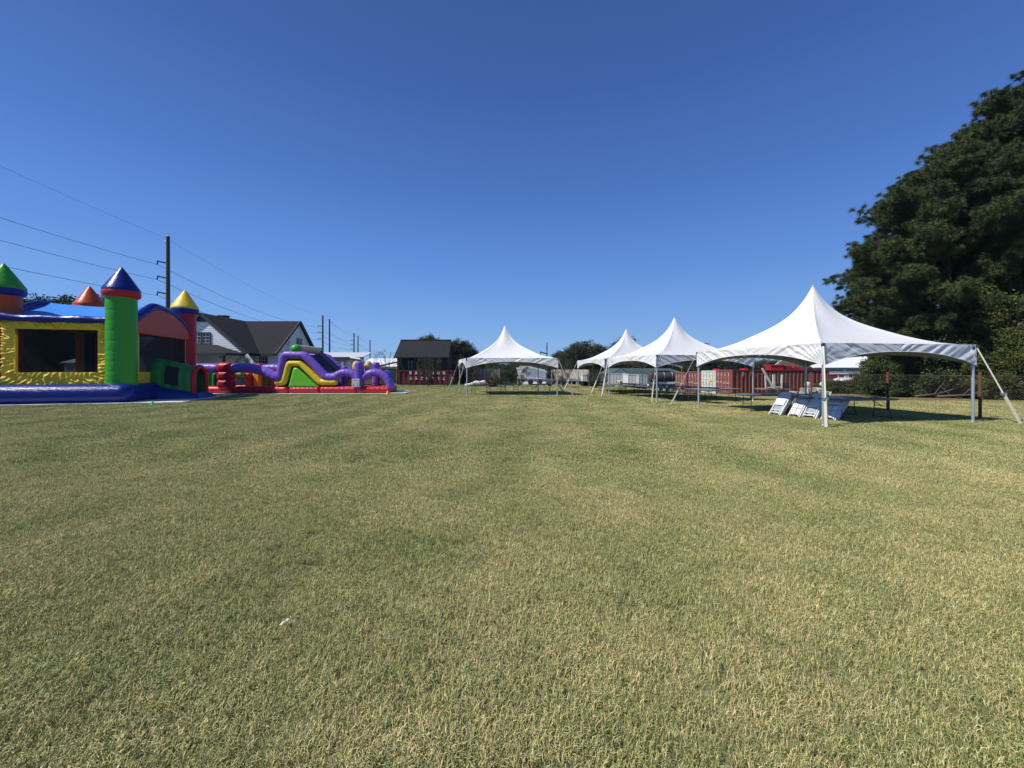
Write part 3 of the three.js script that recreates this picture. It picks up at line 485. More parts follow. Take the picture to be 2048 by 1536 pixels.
// ------------------------------------------------------------------ far sheds and barns
{
  const D = 80, x0 = X(598, D), x1 = X(727, D), g = gh(x0, -D), h = thing('long_shed', 'long low white building with a dark eave behind the purple slide', 'building', [(x0 + x1) / 2, g, -D]), w = x1 - x0;
  obj('wall', [lap(-w / 2, w / 2, 0, 4.4 - g - .2, 0, null, .3), box(w, 5, .2, 0, 2.5, -8)], siding, h);
  obj('roof', [slabOf(V(-w / 2 - .3, 4.55 - g, .9), V(w / 2 + .3, 4.55 - g, .9), V(w / 2 + .3, 5.7 - g, -4), V(-w / 2 - .3, 5.7 - g, -4), .15)], mat([.55, .57, .6], .5), h);
  obj('fascia', box(w + .7, .62, .15, 0, 4.2 - g, .85), trimDark, h);
  obj('porch_wall', box(3.4, 3.9 - g, 1.0, X(674, D) - (x0 + x1) / 2, (3.9 - g) / 2, .3), mat([.36, .36, .37], .8), h);
  window_(h, X(677, D) - (x0 + x1) / 2, 4.0 - g - .25, .84, 1.0, .35, 1, 1);
}
{
  const D = 70, g = gh(X(717, D), -D), h = thing('kiosk', 'small flat roofed kiosk with a bright white top edge, behind the purple arches', 'shed', [X(716, D), g, -D]);
  obj('wall', box(1.6, 3.2 - g, 2, 0, (3.2 - g) / 2, 0), mat([.17, .15, .13], .8), h); obj('roof', slabOf(V(-1.0, 4.3 - g, .9), V(.9, 4.0 - g, 1.2), V(1.0, 3.3 - g, -1.2), V(-1.0, 3.5 - g, -1.2), .3), M.white, h); obj('awning', slabOf(V(-1, 3.9 - g, 1.3), V(1, 3.2 - g, 1.4), V(1, 3.1 - g, .6), V(-1, 3.8 - g, .6), .12), trimDark, h);
}
{
  const D = 75, x0 = X(729, D), x1 = X(805, D), g = gh(x0, -D), h = thing('white_roofed_barn', 'low building with a broad white metal roof, left of the black cabin', 'building', [(x0 + x1) / 2, g, -D]), w = x1 - x0;
  obj('roof', slabOf(V(-w / 2, 2.5 - g, 3), V(w / 2, 2.5 - g, 3), V(w / 2, 4.2 - g, -3), V(-w / 2, 4.2 - g, -3), .12), mat([.8, .8, .8], .5), h); obj('wall', box(w - .4, 2.5 - g, .2, 0, (2.5 - g) / 2, 2.4), siding, h);
  for (const k of [-.3, .1, .38]) window_(h, k * w, (2.5 - g) * .6, 2.52, .8, .8, 2, 2);
}
{
  const D = 62, h = thing('open_shelter', 'small shelter with a dark lean-to roof beside the black cabin', 'shed', [X(778, D), gh(X(778, D), -D), -D]), g = h.position.y;
  obj('roof', slabOf(V(-2.2, 2.35 - g, 1.4), V(1.8, 3.2 - g, 1.4), V(1.8, 3.4 - g, -2), V(-2.2, 2.5 - g, -2), .14), trimDark, h); for (const x of [-2, -.2, 1.6]) obj('post', box(.16, 2.4 - g, .16, x, (2.4 - g) / 2, 1.1), mat([.2, .18, .15], .9), h); obj('wall', box(3.8, 2.1 - g, .12, 0, (2.1 - g) / 2, -1.9), mat([.3, .3, .29], .9), h);
}
{
  const D = 52, x0 = X(794, D), x1 = X(895, D), w = x1 - x0, g = gh(x0, -D), h = thing('black_cabin', 'black timber cabin with a grey shingle roof behind the red dumpster', 'shed', [(x0 + x1) / 2, g, -D]);
  const boards = []; for (let i = 0; i < 34; i++) boards.push(box(w / 34 - .02, 3.6 - g, .07, -w / 2 + (i + .5) * w / 34, (3.6 - g) / 2, (i % 2) * .02)); for (let i = 0; i < 16; i++) for (const s of [-1, 1]) boards.push(box(.07, 3.6 - g, .24, s * (w / 2 - .05), (3.6 - g) / 2, -.15 - i * .26));
  obj('wall', boards, mat([.006, .0065, .009], .7), h);
  const rf = obj('roof', [slabOf(V(-w / 2 - .25, 3.5 - g, .7), V(w / 2 + .3, 3.5 - g, .7), V(w / 2 + .2, 6.0 - g, -2.1), V(-w / 2 - .1, 6.0 - g, -2.1), .14), slabOf(V(-w / 2 - .1, 6.0 - g, -2.1), V(w / 2 + .2, 6.0 - g, -2.1), V(w / 2 + .2, 3.5 - g, -4.9), V(-w / 2 - .1, 3.5 - g, -4.9), .14)], mat([.24, .25, .29], .95, { map: shingle }), h);
  obj('gable', [prism([[-.7, 3.5 - g], [4.5, 3.5 - g], [2.0, 5.85 - g]], .1).rotateY(Math.PI / 2).translate(w / 2, 0, 0), prism([[-.7, 3.5 - g], [4.5, 3.5 - g], [2.0, 5.85 - g]], .1).rotateY(Math.PI / 2).translate(-w / 2 + .1, 0, 0)], mat([.006, .0065, .009], .7), h);
  obj('ridge_cap', cyl([-w / 2 - .1, 6.02 - g, -2.1], [w / 2 + .2, 6.02 - g, -2.1], .09), roofMat, rf);
}
const font = await new FontLoader().loadAsync('fonts/droid/droid_sans_bold.typeface.json');
{
  const D = 46.3, x0 = X(797, D), x1 = X(905, D), w = x1 - x0, t = thing('red_dumpster', 'dark red roll-off dumpster with white painted letters in front of the black cabin', 'dumpster', [(x0 + x1) / 2, 0, -D], -.04), red = mat([.15, .014, .03], .55), hh = 1.7;
  const sh = [box(w, hh - .1, .06, 0, hh / 2 + .05, -.09), box(w, hh - .1, .06, 0, hh / 2 + .05, -2.35), box(.06, hh - .1, 2.3, -w / 2, hh / 2 + .05, -1.2), box(.06, hh - .1, 2.3, w / 2, hh / 2 + .05, -1.2), box(w, .08, 2.3, 0, .18, -1.2)];
  obj('body', sh, red, t); for (let i = 0; i <= 10; i++) obj('rib', box(.11, hh - .2, .12, -w / 2 + .06 + i * (w - .12) / 10, hh / 2 + .05, -.02), red, t);
  for (let i = 0; i < 4; i++) obj('rib', box(.12, hh - .2, .11, w / 2 + .06, hh / 2 + .05, -.2 - i * .67), red, t);
  obj('top_rail', [box(w + .14, .12, .16, 0, hh, -.03), box(w + .14, .12, .16, 0, hh, -2.4), box(.16, .12, 2.2, w / 2 + .04, hh, -1.2), box(.16, .12, 2.2, -w / 2 - .04, hh, -1.2)], red, t); obj('skid', [box(w, .14, .16, 0, .08, -.3), box(w, .14, .16, 0, .08, -2.0)], M.blackSteel, t);
  const put = (s, y, size) => { const gs = []; [...s].forEach((ch, i) => { if (ch === ' ') return; const g = new TextGeometry(ch, { font, size, depth: .012, curveSegments: 4 }); g.computeBoundingBox(); const b = g.boundingBox; g.translate(X(821 + i * 11.2, D) - (x0 + x1) / 2 - (b.max.x + b.min.x) / 2, y, .035 + (i % 1)); gs.push(g, box(.02, .02, .1, X(821 + i * 11.2, D) - (x0 + x1) / 2, y + size / 2, -.02)); }); return gs; };
  obj('lettering', [...put('BAD DOG', Y(748.6, D), .36), ...put('6530212', Y(759.6, D), .36)], mat([.72, .72, .70], .6), t);
}
{ // things behind the lone tent
  const D = 60, t = thing('slat_fence', 'weathered grey board fence left behind the lone tent', 'fence', [X(915, D), gh(X(915, D), -D), -D]), x0 = X(872, D) - X(915, D), x1 = X(1000, D) - X(915, D), wood = [mat([.20, .19, .18], .9), mat([.25, .24, .22], .9), mat([.16, .155, .15], .9)], bg = [0, 1, 2].map(() => null);
  const sb = box(.17, 2.4, .03); for (let x = x0, i = 0; x < x1; x += .19, i++) { const b = obj('board', sb, wood[(i * 7) % 3], t); b.position.set(x, 1.25 + .03 * (hash(i, 1, 2) - .5), 0); }
  obj('rail', [box(x1 - x0, .1, .06, (x0 + x1) / 2, .5, -.06), box(x1 - x0, .1, .06, (x0 + x1) / 2, 2.0, -.06)], wood[0], t);
  const D2 = 56, sx = X(1060, D2), s = thing('white_shed', 'white building with a sloping grey wall and two white porch columns behind the lone tent', 'building', [sx, gh(sx, -D2), -D2]);
  const gx = (p) => X(p, D2) - sx, gy = (p) => Y(p, D2) - gh(sx, -D2);
  obj('wall', prism([[gx(1041), 0], [gx(1041), gy(736)], [gx(1058), gy(737)], [gx(1092), gy(745)], [gx(1092), 0]], 4), siding, s); obj('roof', [slabOf(V(gx(1039), gy(735), .4), V(gx(1058), gy(736), .4), V(gx(1058), gy(731), -4), V(gx(1039), gy(731), -4), .1), slabOf(V(gx(1058), gy(736), .4), V(gx(1094), gy(744.5), .4), V(gx(1094), gy(739), -4), V(gx(1058), gy(731), -4), .1)], mat([.35, .36, .38], .6), s);
  for (const p of [1037, 1046]) obj('column', box(.42, gy(738), .42, gx(p), gy(738) / 2, 1.6), M.white, s); obj('porch_beam', box(gx(1048) - gx(1032), .25, .5, gx(1040), gy(737), 1.6), M.white, s);
  const D3 = 48, fx = X(1070, D3), f = thing('flatbed_trailer', 'low dark flatbed trailer behind the lone tent', 'trailer', [fx, gh(fx, -D3), -D3]);
  obj('deck', [box(4.4, .14, 2.0, 0, .62, 0), box(4.4, .2, .1, 0, .5, 1.0)], mat([.16, .15, .14], .8), f); for (const x of [-.6, .5]) obj('wheel', new THREE.CylinderGeometry(.33, .33, .22, 16).rotateX(Math.PI / 2).translate(x, .34, .95), M.dark, f); obj('drawbar', bar([2.2, .5, 0], [3.2, .45, 0], .1), M.blackSteel, f);
  for (const x of [-2.0, 2.0]) obj('stake_post', box(.07, 1.3, .07, x, 1.2, .9), M.offWhite, f);
  const pl = thing('panel_bundle', 'upright grey barrier panel standing on the flatbed trailer', 'panel', [X(1061, D3), gh(fx, -D3) + .70, -D3]); for (let i = 0; i < 9; i++) obj('bar', cyl([-.46 + i * .115, .0, 0], [-.46 + i * .115, 1.25, 0], .03), mat([.38, .41, .45], .5), pl); obj('panel_frame', [box(1.1, .08, .08, 0, 1.25, 0), box(1.1, .08, .08, 0, .04, 0), box(.08, 1.3, .07, -.52, .65, 0), box(.14, 1.3, .07, .55, .65, 0)], mat([.38, .41, .45], .5), pl);
  const D4 = 42, rl = (px, py, l, name, len, r, turn, m) => { const p = X(px, D4), q = thing(name, l, 'bundle', [p, gh(p, -D4), -D4], turn); obj('roll', sweep([V(-len / 2, r, 0), V(-len / 6, r * 1.1, .06), V(len / 6, r * 1.25, -.05), V(len / 2, r, 0)], (t) => r * (.8 + .3 * Math.abs(Math.sin(t * 9))), { n: 30, seg: 12, flat: .8 }), m, q); obj('tie', [new THREE.TorusGeometry(r * 1.02, .02, 6, 16).rotateY(Math.PI / 2).translate(-len / 5, r, 0), new THREE.TorusGeometry(r * 1.05, .02, 6, 16).rotateY(Math.PI / 2).translate(len / 5, r * 1.1, 0)], M.strap, q); };
  rl(966, 766, 'long cream rolled tarpaulin on the ground behind the left table of the lone tent', 'rolled_tarp', 2.1, .3, .1, mat([.66, .58, .48], .8)); rl(941, 766, 'crumpled white sheet lying by the legs of the lone tent', 'white_sheet', 1.2, .17, -.3, M.tarp);
}
{ // yard on the far side, behind the tent row
  const D = 76, x0 = X(1108, D), x1 = X(1182, D), g = gh((x0 + x1) / 2, -D), w = x1 - x0, t = thing('open_barn', 'open barn with a streaked tan metal roof between the two tents', 'barn', [(x0 + x1) / 2, g, -D]);
  const rust = tex(128, 64, (i, j) => { const s = .5 + .5 * fbm(i * .12, j * .02, 8, 4), k = .5 + .25 * s; return [k * 1.06, k, k * .9]; });
  obj('roof', surf((u, v) => V(mix(-w / 2, w / 2, u), mix(.15, 1.95, v) - g + .04 * Math.sin(u * 120), mix(2, -3, v)), 240, 2), mat([.82, .8, .76], .7, { map: rust }), t); obj('beam', box(w, .35, .2, 0, -.1 - g, 1.9), mat([.4, .4, .4], .8), t);
  for (let i = 0; i < 8; i++) obj('post', box(.22, 1.9, .22, -w / 2 + .2 + i * (w - .4) / 7, -.2 - g - .95, 1.8), M.offWhite, t); obj('back_wall', box(w, 1.9, .2, 0, -.2 - g - .95, -3), M.dark, t);
}
function boxTrailer(name, label, cat, px0, px1, pyTop, D, body, side, depth = 2.2) {
  const x0 = X(px0, D), x1 = X(px1, D), cx = (x0 + x1) / 2, g = gh(cx, -D), w = x1 - x0, top = Y(pyTop, D) - g, t = thing(name, label, cat, [cx, g, -D]);
  obj('body', rbox(w, top - .5, depth, .06, 0, (top + .5) / 2, -depth / 2), body, t); obj('roof_edge', box(w + .06, .1, depth + .06, 0, top - .02, -depth / 2), side, t);
  const n = Math.max(3, Math.round(w / .5)); for (let i = 0; i <= n; i++) obj('seam_rib', box(.05, top - .7, .03, -w / 2 + .05 + i * (w - .1) / n, (top + .5) / 2, .012), side, t);
  obj('chassis', box(w * .95, .14, depth * .8, 0, .46, -depth / 2), M.blackSteel, t); for (const x of [-w * .22, w * .12]) for (const z of [-.12, -depth + .12]) obj('wheel', new THREE.CylinderGeometry(.34, .34, .2, 16).rotateX(Math.PI / 2).translate(x, .34, z), M.dark, t); return t;
}
boxTrailer('cargo_trailer', 'grey enclosed cargo trailer standing behind the far tent', 'trailer', 1180, 1216, 747, 42, mat([.12, .13, .14], .5), mat([.2, .21, .22], .5));
boxTrailer('white_locker', 'narrow white cabinet standing left of the grey cargo trailer', 'cabinet', 1165.5, 1178, 749, 42.5, M.white, M.offWhite, 1.2);
boxTrailer('box_body', 'white ribbed box body behind the long line of tables', 'container', 1256, 1276.5, 749, 50, M.white, M.offWhite, 2.4);
boxTrailer('grey_box_body', 'pale grey box next to the right side of the white ribbed box body', 'container', 1277.5, 1295, 750, 49.4, mat([.42, .43, .43], .6), mat([.5, .5, .5], .6), 2.4);
boxTrailer('white_trailer', 'long white trailer seen behind the grey cargo trailer and the tent pole', 'trailer', 1206, 1258, 747.5, 62, M.white, M.offWhite, 2.4);
{
  const D = 90, cx = X(1240, D), g = gh(cx, -D), t = thing('green_roofed_barn', 'white barn with a green metal roof seen under the middle tent', 'barn', [cx, g, -D]), a = 3.2;
  obj('gable', prism([[-3.3, 0], [-3.3, 2.5], [0, 4.4], [2.6, 3.1], [2.6, 0]], .2), M.white, t); obj('roof', [slabOf(V(0, 4.5, .3), V(2.9, 2.95, .3), V(18, 2.95, -3), V(14, 4.5, -6), .12), slabOf(V(0, 4.5, .3), V(-3.6, 2.35, .3), V(-3.6, 2.35, -12), V(0, 4.5, -12), .12)], mat([.065, .105, .09], .6), t); obj('wall', box(14, 2.9, .2, 9.7, 1.45, -2), M.offWhite, t);
  const p = thing('rubble_pile', 'tan heap of sacks behind the far tent pole', 'pile', [X(1243, 56), gh(X(1243, 56), -56), -56]), r = rng(3); for (let i = 0; i < 14; i++) obj('sack', rbox(.7, .38, .5, .16).rotateY(r() * 3).translate((r() - .5) * 1.4, .4 + Math.floor(i / 5) * .36, (r() - .5) * .8), mat([.48 + .1 * r(), .40 + .1 * r(), .28 + .06 * r()], .9), p); obj('pallet', box(2, .2, 1.4, 0, .1, 0), mat([.2, .16, .11], .9), p);
}
{
  const D = 53, cx = X(1325, D), g = gh(cx, -D), t = thing('tank_truck', 'dark tank truck parked under the edge of the middle tent', 'truck', [cx, g, -D]);
  obj('tank', [cyl([-1.75, 2.15, 0], [1.5, 2.15, 0], .72, .72, 24), new THREE.SphereGeometry(.72, 20, 12).scale(.25, 1, 1).translate(1.5, 2.15, 0), new THREE.SphereGeometry(.72, 20, 12).scale(.25, 1, 1).translate(-1.75, 2.15, 0)], mat([.06, .06, .062], .35), t); obj('tank_band', [-1.2, 0, 1.1].map((x) => new THREE.TorusGeometry(.735, .03, 8, 28).rotateY(Math.PI / 2).translate(x, 2.15, 0)), M.steel, t);
  obj('walkway', box(2.2, .1, .7, -.2, 2.92, 0), M.blackSteel, t); obj('chassis', box(4.4, .25, 1.2, .3, 1.0, 0), M.blackSteel, t); obj('cab', [rbox(1.3, 1.6, 1.9, .15, 2.7, 1.8, 0)], mat([.05, .04, .045], .4), t); obj('hose', new THREE.TorusGeometry(.3, .08, 8, 20).translate(-1.2, 1.2, .75), M.dark, t);
  for (const x of [-1.1, -.2, .75, 2.6]) { const w = obj('wheel', new THREE.CylinderGeometry(.48, .48, .28, 20).rotateX(Math.PI / 2).translate(x, .48, .8), M.dark, t); obj('hub', new THREE.CylinderGeometry(.26, .22, .06, 16).rotateX(Math.PI / 2).translate(x, .48, .96), M.offWhite, w); }
}
// ------------------------------------------------------------------ shipping containers
const cRed = mat([.255, .075, .062], .6), cDark = mat([.20, .03, .03], .6), cWhite = mat([.62, .63, .58], .6);
function container(label, m, x, z, turn, len = 12.19, decal) {
  const g = gh(x + 2, z), t = thing('shipping_container', label, 'container', [x, g, z], turn, 'shipping containers beyond the tents'), w = 2.44, h = 2.6;
  // local: end doors at x = 0 facing -x, long side z = 0 facing +z
  const cor = (z, s) => { const p = []; const pitch = .5, n = Math.floor((len - .3) / pitch); for (let i = 0; i < n; i++) { const a = .15 + i * pitch; p.push([a, 0], [a + .16, 0], [a + .25, -.08 * s], [a + .41, -.08 * s]); } p.push([len - .15, 0]); const gs = []; for (let i = 0; i < p.length - 1; i++) gs.push(quadSheet(V(p[i][0], .16, z + p[i][1]), V(p[i + 1][0], .16, z + p[i + 1][1]), V(p[i + 1][0], h - .1, z + p[i + 1][1]), V(p[i][0], h - .1, z + p[i][1]))); const gg = merge(gs.map((q) => q.toNonIndexed())); gg.computeVertexNormals(); return gg; };
  obj('side_wall', cor(-.03, 1), m, t); obj('side_wall', cor(-w + .03, -1), m, t); obj('roof', box(len - .1, .05, w - .1, len / 2, h - .06, -w / 2), m, t); obj('end_wall', box(.06, h - .2, w - .2, len - .05, h / 2, -w / 2), m, t);
  obj('corner_post', [[.07, -.07], [.07, -w + .07], [len - .07, -.07], [len - .07, -w + .07]].map(([a, b]) => box(.16, h, .16, a, h / 2, b)), m, t);
  obj('rail', [box(len, .15, .1, len / 2, .1, -.05), box(len, .11, .1, len / 2, h - .05, -.05), box(len, .15, .1, len / 2, .1, -w + .05), box(.12, .16, w, .06, .1, -w / 2), box(.12, .14, w, .06, h - .06, -w / 2)], m, t);
  for (const k of [0, 1]) { const z0 = -.16 - k * 1.07, d = obj('door', [box(.06, h - .36, 1.04, .02, h / 2, z0 - .53), ...[.42, 1.0, 1.58, 2.15].map((y) => box(.05, .06, 1.0, -.02, y, z0 - .53))], m, t); for (const zz of [.27, .8]) { obj('lock_rod', cyl([-.06, .2, z0 - zz], [-.06, h - .2, z0 - zz], .024, .024, 8), m === cWhite ? M.offWhite : mat([.62, .5, .46], .4, { metalness: .3 }), d); obj('handle', [box(.05, .07, .34, -.075, 1.15 + .1 * k, z0 - zz - .1), box(.04, .22, .1, -.07, .55, z0 - zz), box(.04, .22, .1, -.07, 2.05, z0 - zz)], M.offWhite, d); } }
  if (decal) obj('marking', [box(.22, .1, .012, 1.3, 2.28, .01), box(.22, .1, .012, 1.3, 2.1, .01), box(.16, .06, .012, 1.3, 1.96, .01)], M.white, t);
  if (m === cWhite) obj('placard', [box(.02, .35, .5, -.085, 1.55, -.7)], mat([.7, .55, .05], .6), t);
  return t;
}
{
  const a = .17, ux = -Math.sin(a), uz = -Math.cos(a), bx = 23.45, bz = -41;
  container('dark red shipping container whose ribbed long side shows under the nearest tent', cRed, bx, bz, a, 12.19, true);
  container('shipping container with white doors, left of the ribbed red one', cWhite, bx + ux * 2.55, bz + uz * 2.55, a, 6.1);
  container('red shipping container end showing just left of the white doors', cRed, bx + ux * 5.1, bz + uz * 5.1, a, 6.1);
  container('red shipping container farthest left, its doors showing beside the tank truck', cRed, bx + ux * 7.9, bz + uz * 7.9, a, 6.1);
}
{ // red machines beyond the containers
  const mk = (name, label, px, D, s, kind) => {
    const cx = X(px, D), g = gh(cx, -D), t = thing(name, label, 'machine', [cx, g, -D]), red = mat([.52, .012, .035], .4), H = Y(742, D) - g;
    t.scale.set(.62, .96, .7); const tri = [[-2.4, 0], [0, 0], [2.3, 0]];
    obj('chassis', box(5.2, .5, 1.9, 0, .9, 0), M.blackSteel, t); for (const [x] of tri) obj('wheel', new THREE.CylinderGeometry(.5, .5, .4, 18).rotateX(Math.PI / 2).translate(x * .8, .5, .9), M.dark, t); obj('column', box(3.4, H - 1, 1.3, 0, 1 + (H - 1) / 2, 0), red, t);
    if (kind === 0) { obj('hopper', [prism([[-2.3, H + .85], [-2.05, H - .1], [.2, H - .1], [.45, H + .85]], 1.8, .08).translate(0, 0, .9), box(2.9, .14, 2, -.9, H + .9, 0)], red, t); obj('engine_cover', [rbox(1.9, .75, 1.6, .12, 1.35, H + .45, 0), rbox(.7, .5, 1.2, .1, 2.6, H + .3, 0)], mat([.30, .01, .03], .45), t); obj('boom', [bar([3.0, H - .2, 0], [3.3, H + .8, 0], .55), bar([3.2, H + .45, 0], [5.4, H + .35, 0], .3), bar([5.3, H + .4, 0], [5.4, H - .3, 0], .28)], red, t); obj('aerial', cyl([-.6, H + .9, .6], [-.6, H + 1.6, .6], .03), M.white, t); }
    else { obj('cab', [rbox(.9, .5, 1.6, .15, 1.2, H + .2, 0)], red, t); obj('frame', [box(2.2, .1, 1.4, -1.6, H + .55, 0), ...[-2.6, -1.9, -1.2, -.6].map((x) => box(.08, .7, .08, x, H + .2, .6))], M.blackSteel, t); }
  };
  mk('red_hopper_machine', 'bright red hopper machine showing above the ribbed red container', 1557, 50, 1, 0);
  mk('red_loader', 'dark machine with a red cab above the left end of the ribbed container', 1476, 50, 1, 1);
  mk('red_farm_machine', 'low red farm machine behind the white doored container', 1422, 56, 1, 1);
}
{
  const D = 38, t = thing('rack_trailer', 'small trailer with an upright white N shaped rack in front of the ribbed container', 'trailer', [X(1552, D), gh(X(1552, D), -D), -D]), o = t.position, lx = (p) => X(p, D) - o.x, ly = (p) => Y(p, D) - o.y;
  obj('rack_post', bar([lx(1531.5), ly(776), 0], [lx(1530.5), ly(750), 0], .1), M.white, t); obj('rack_post', bar([lx(1547.5), ly(778), 0], [lx(1547.5), ly(749), 0], .22, .12), M.white, t); obj('rack_post', bar([lx(1562.5), ly(781), 0], [lx(1564), ly(749), 0], .13), M.white, t);
  obj('rack_brace', bar([lx(1546), ly(777), .1], [lx(1523), ly(737), .1], .14), M.white, t); obj('rack_rail', bar([lx(1530), ly(775), 0], [lx(1562), ly(774), 0], .1), M.white, t);
  obj('deck', box(2.6, .12, 1.6, .1, .55, -.6), mat([.25, .2, .14], .9), t); obj('load', [rbox(.9, .5, .8, .06, .75, .9, -.4), box(.5, .3, .4, -.3, .78, -.3)], M.dark, t); for (const x of [-.5, .5]) obj('wheel', new THREE.CylinderGeometry(.3, .3, .2, 16).rotateX(Math.PI / 2).translate(x, .3, .2), M.dark, t); obj('drawbar', [bar([1.4, .5, -.5], [2.6, .45, -.5], .08), bar([1.6, .7, -.4], [2.5, .7, -.4], .05), bar([2.45, .7, -.4], [2.45, .1, -.4], .05)], mat([.3, .1, .07], .7), t);
  const r = rng(9), heap = (label, px, n) => { const D2 = 34, q = thing('block_heap', label, 'pile', [X(px, D2), gh(X(px, D2), -D2), -D2]); for (let i = 0; i < n; i++) { const l = i < n * .6 ? 0 : 1; const b = obj('block', rbox(.42, .34, .34, .03, 0, 0, 0, 2), [M.concrete, M.offWhite, mat([.30, .29, .27], .9)][i % 3], q); b.position.set((r() - .5) * 2.0 * (1 - l * .3), .18 + l * .34 + .03 * r(), (r() - .5) * 1.0); b.rotation.set(.2 * (r() - .5), r() * 3, .2 * (r() - .5)); } const v = obj('block', new THREE.SphereGeometry(.24, 14, 10), M.offWhite, q); v.position.set(.5, 1.0, 0); };
  heap('heap of pale concrete blocks in front of the ribbed container, left of the tent pole', 1604, 16); heap('heap of pale concrete blocks at the right end of the ribbed container', 1634, 14);
}
{ // red barn and van
  const D = 76, x0 = X(1628, D), x1 = X(1764, D), g = gh(70, -D), w = x1 - x0, t = thing('red_barn', 'long red barn with a white roof and white fascia behind the hedge', 'barn', [(x0 + x1) / 2, g, -D]);
  const red = mat([.24, .035, .03], .7); const bs = []; const n = 46; for (let i = 0; i < n; i++) bs.push(box(w / n - .02, 3.2, .08, -w / 2 + (i + .5) * w / n, 1.6, (i % 2) * .03)); for (let i = 0; i < 20; i++) bs.push(box(.08, 3.2, .58, w / 2, 1.6, -.3 - i * .6)); obj('wall', bs, red, t);
  obj('fascia', [box(w + .3, .62, .14, 0, 3.5, .12), ...[-.36, -.06, .2, .38].map((k) => box(.5, .5, .12, k * w, 3.85, .14))], M.white, t); obj('shaded_soffit', box(w, .9, .1, 0, 4.1, -.15), mat([.22, .23, .24], .8), t);  // the soffit's grey holds the shadow under the eave
  obj('roof', [slabOf(V(-w / 2 - .4, 4.5, .5), V(w / 2 + .4, 4.5, .5), V(w / 2 + 2, 7.4, -6), V(-w / 2 - .4, 7.4, -6), .15), slabOf(V(-w / 2 - .4, 7.4, -6), V(w / 2 + 2, 7.4, -6), V(w / 2 + .4, 4.5, -12.5), V(-w / 2 - .4, 4.5, -12.5), .15)], mat([.78, .78, .78], .55), t);
  for (const y of [2.2, 1.7]) for (const k of [.40, .43, .46]) obj('notice', box(.3, .3, .05, k * w, y, .13), M.white, t);
  const Dv = 66, vx = X(1702, Dv), v = thing('white_van', 'white cargo van with a roof rack parked before the red barn', 'van', [vx, gh(vx, -Dv), -Dv]);
  const side = [[-2.6, .5], [-2.65, 1.3], [-2.35, 2.0], [-1.9, 2.15], [.7, 2.15], [1.05, 2.08], [1.75, 1.4], [2.55, 1.2], [2.7, .95], [2.7, .5]];
  obj('body', prism(side, 1.9, .12).translate(0, 0, .95), mat([.8, .8, .8], .3), v); for (const [a, b] of [[-1.0, -.42], [-.35, .25]]) obj('window', box(b - a, .62, .03, (a + b) / 2, 1.68, .96), M.glass, v); obj('window', prism([[.38, 1.37], [.38, 1.98], [.92, 1.98], [1.5, 1.37]], .03).translate(0, 0, .975), M.glass, v); obj('windscreen', bar([1.72, 1.45, 0], [1.12, 2.05, 0], .04, 1.6).translate(.06, .03, 0), M.glass, v);
  for (const x of [-1.7, 1.75]) { const q = obj('wheel', new THREE.CylinderGeometry(.37, .37, .24, 20).rotateX(Math.PI / 2).translate(x, .37, .88), M.dark, v); obj('rim', new THREE.CylinderGeometry(.2, .2, .05, 14).rotateX(Math.PI / 2).translate(x, .37, 1.01), M.steel, q); }
  obj('roof_rack', [...[-1.6, -.4, .2, 1.3].flatMap((x) => [-.8, .8].map((z) => box(.07, .5, .07, x * .95, 2.38, z))), ...[-1.6, -.4, .2, 1.3].map((x) => box(.06, .06, 1.7, x * .95, 2.3, 0)), box(2.9, .05, .05, -.1, 2.32, .8)], M.white, v); obj('bumper', box(.15, .25, 1.8, 2.72, .6, 0), M.steel, v); obj('headlight', box(.08, .2, .3, 2.7, 1.0, .7), M.offWhite, v);
}

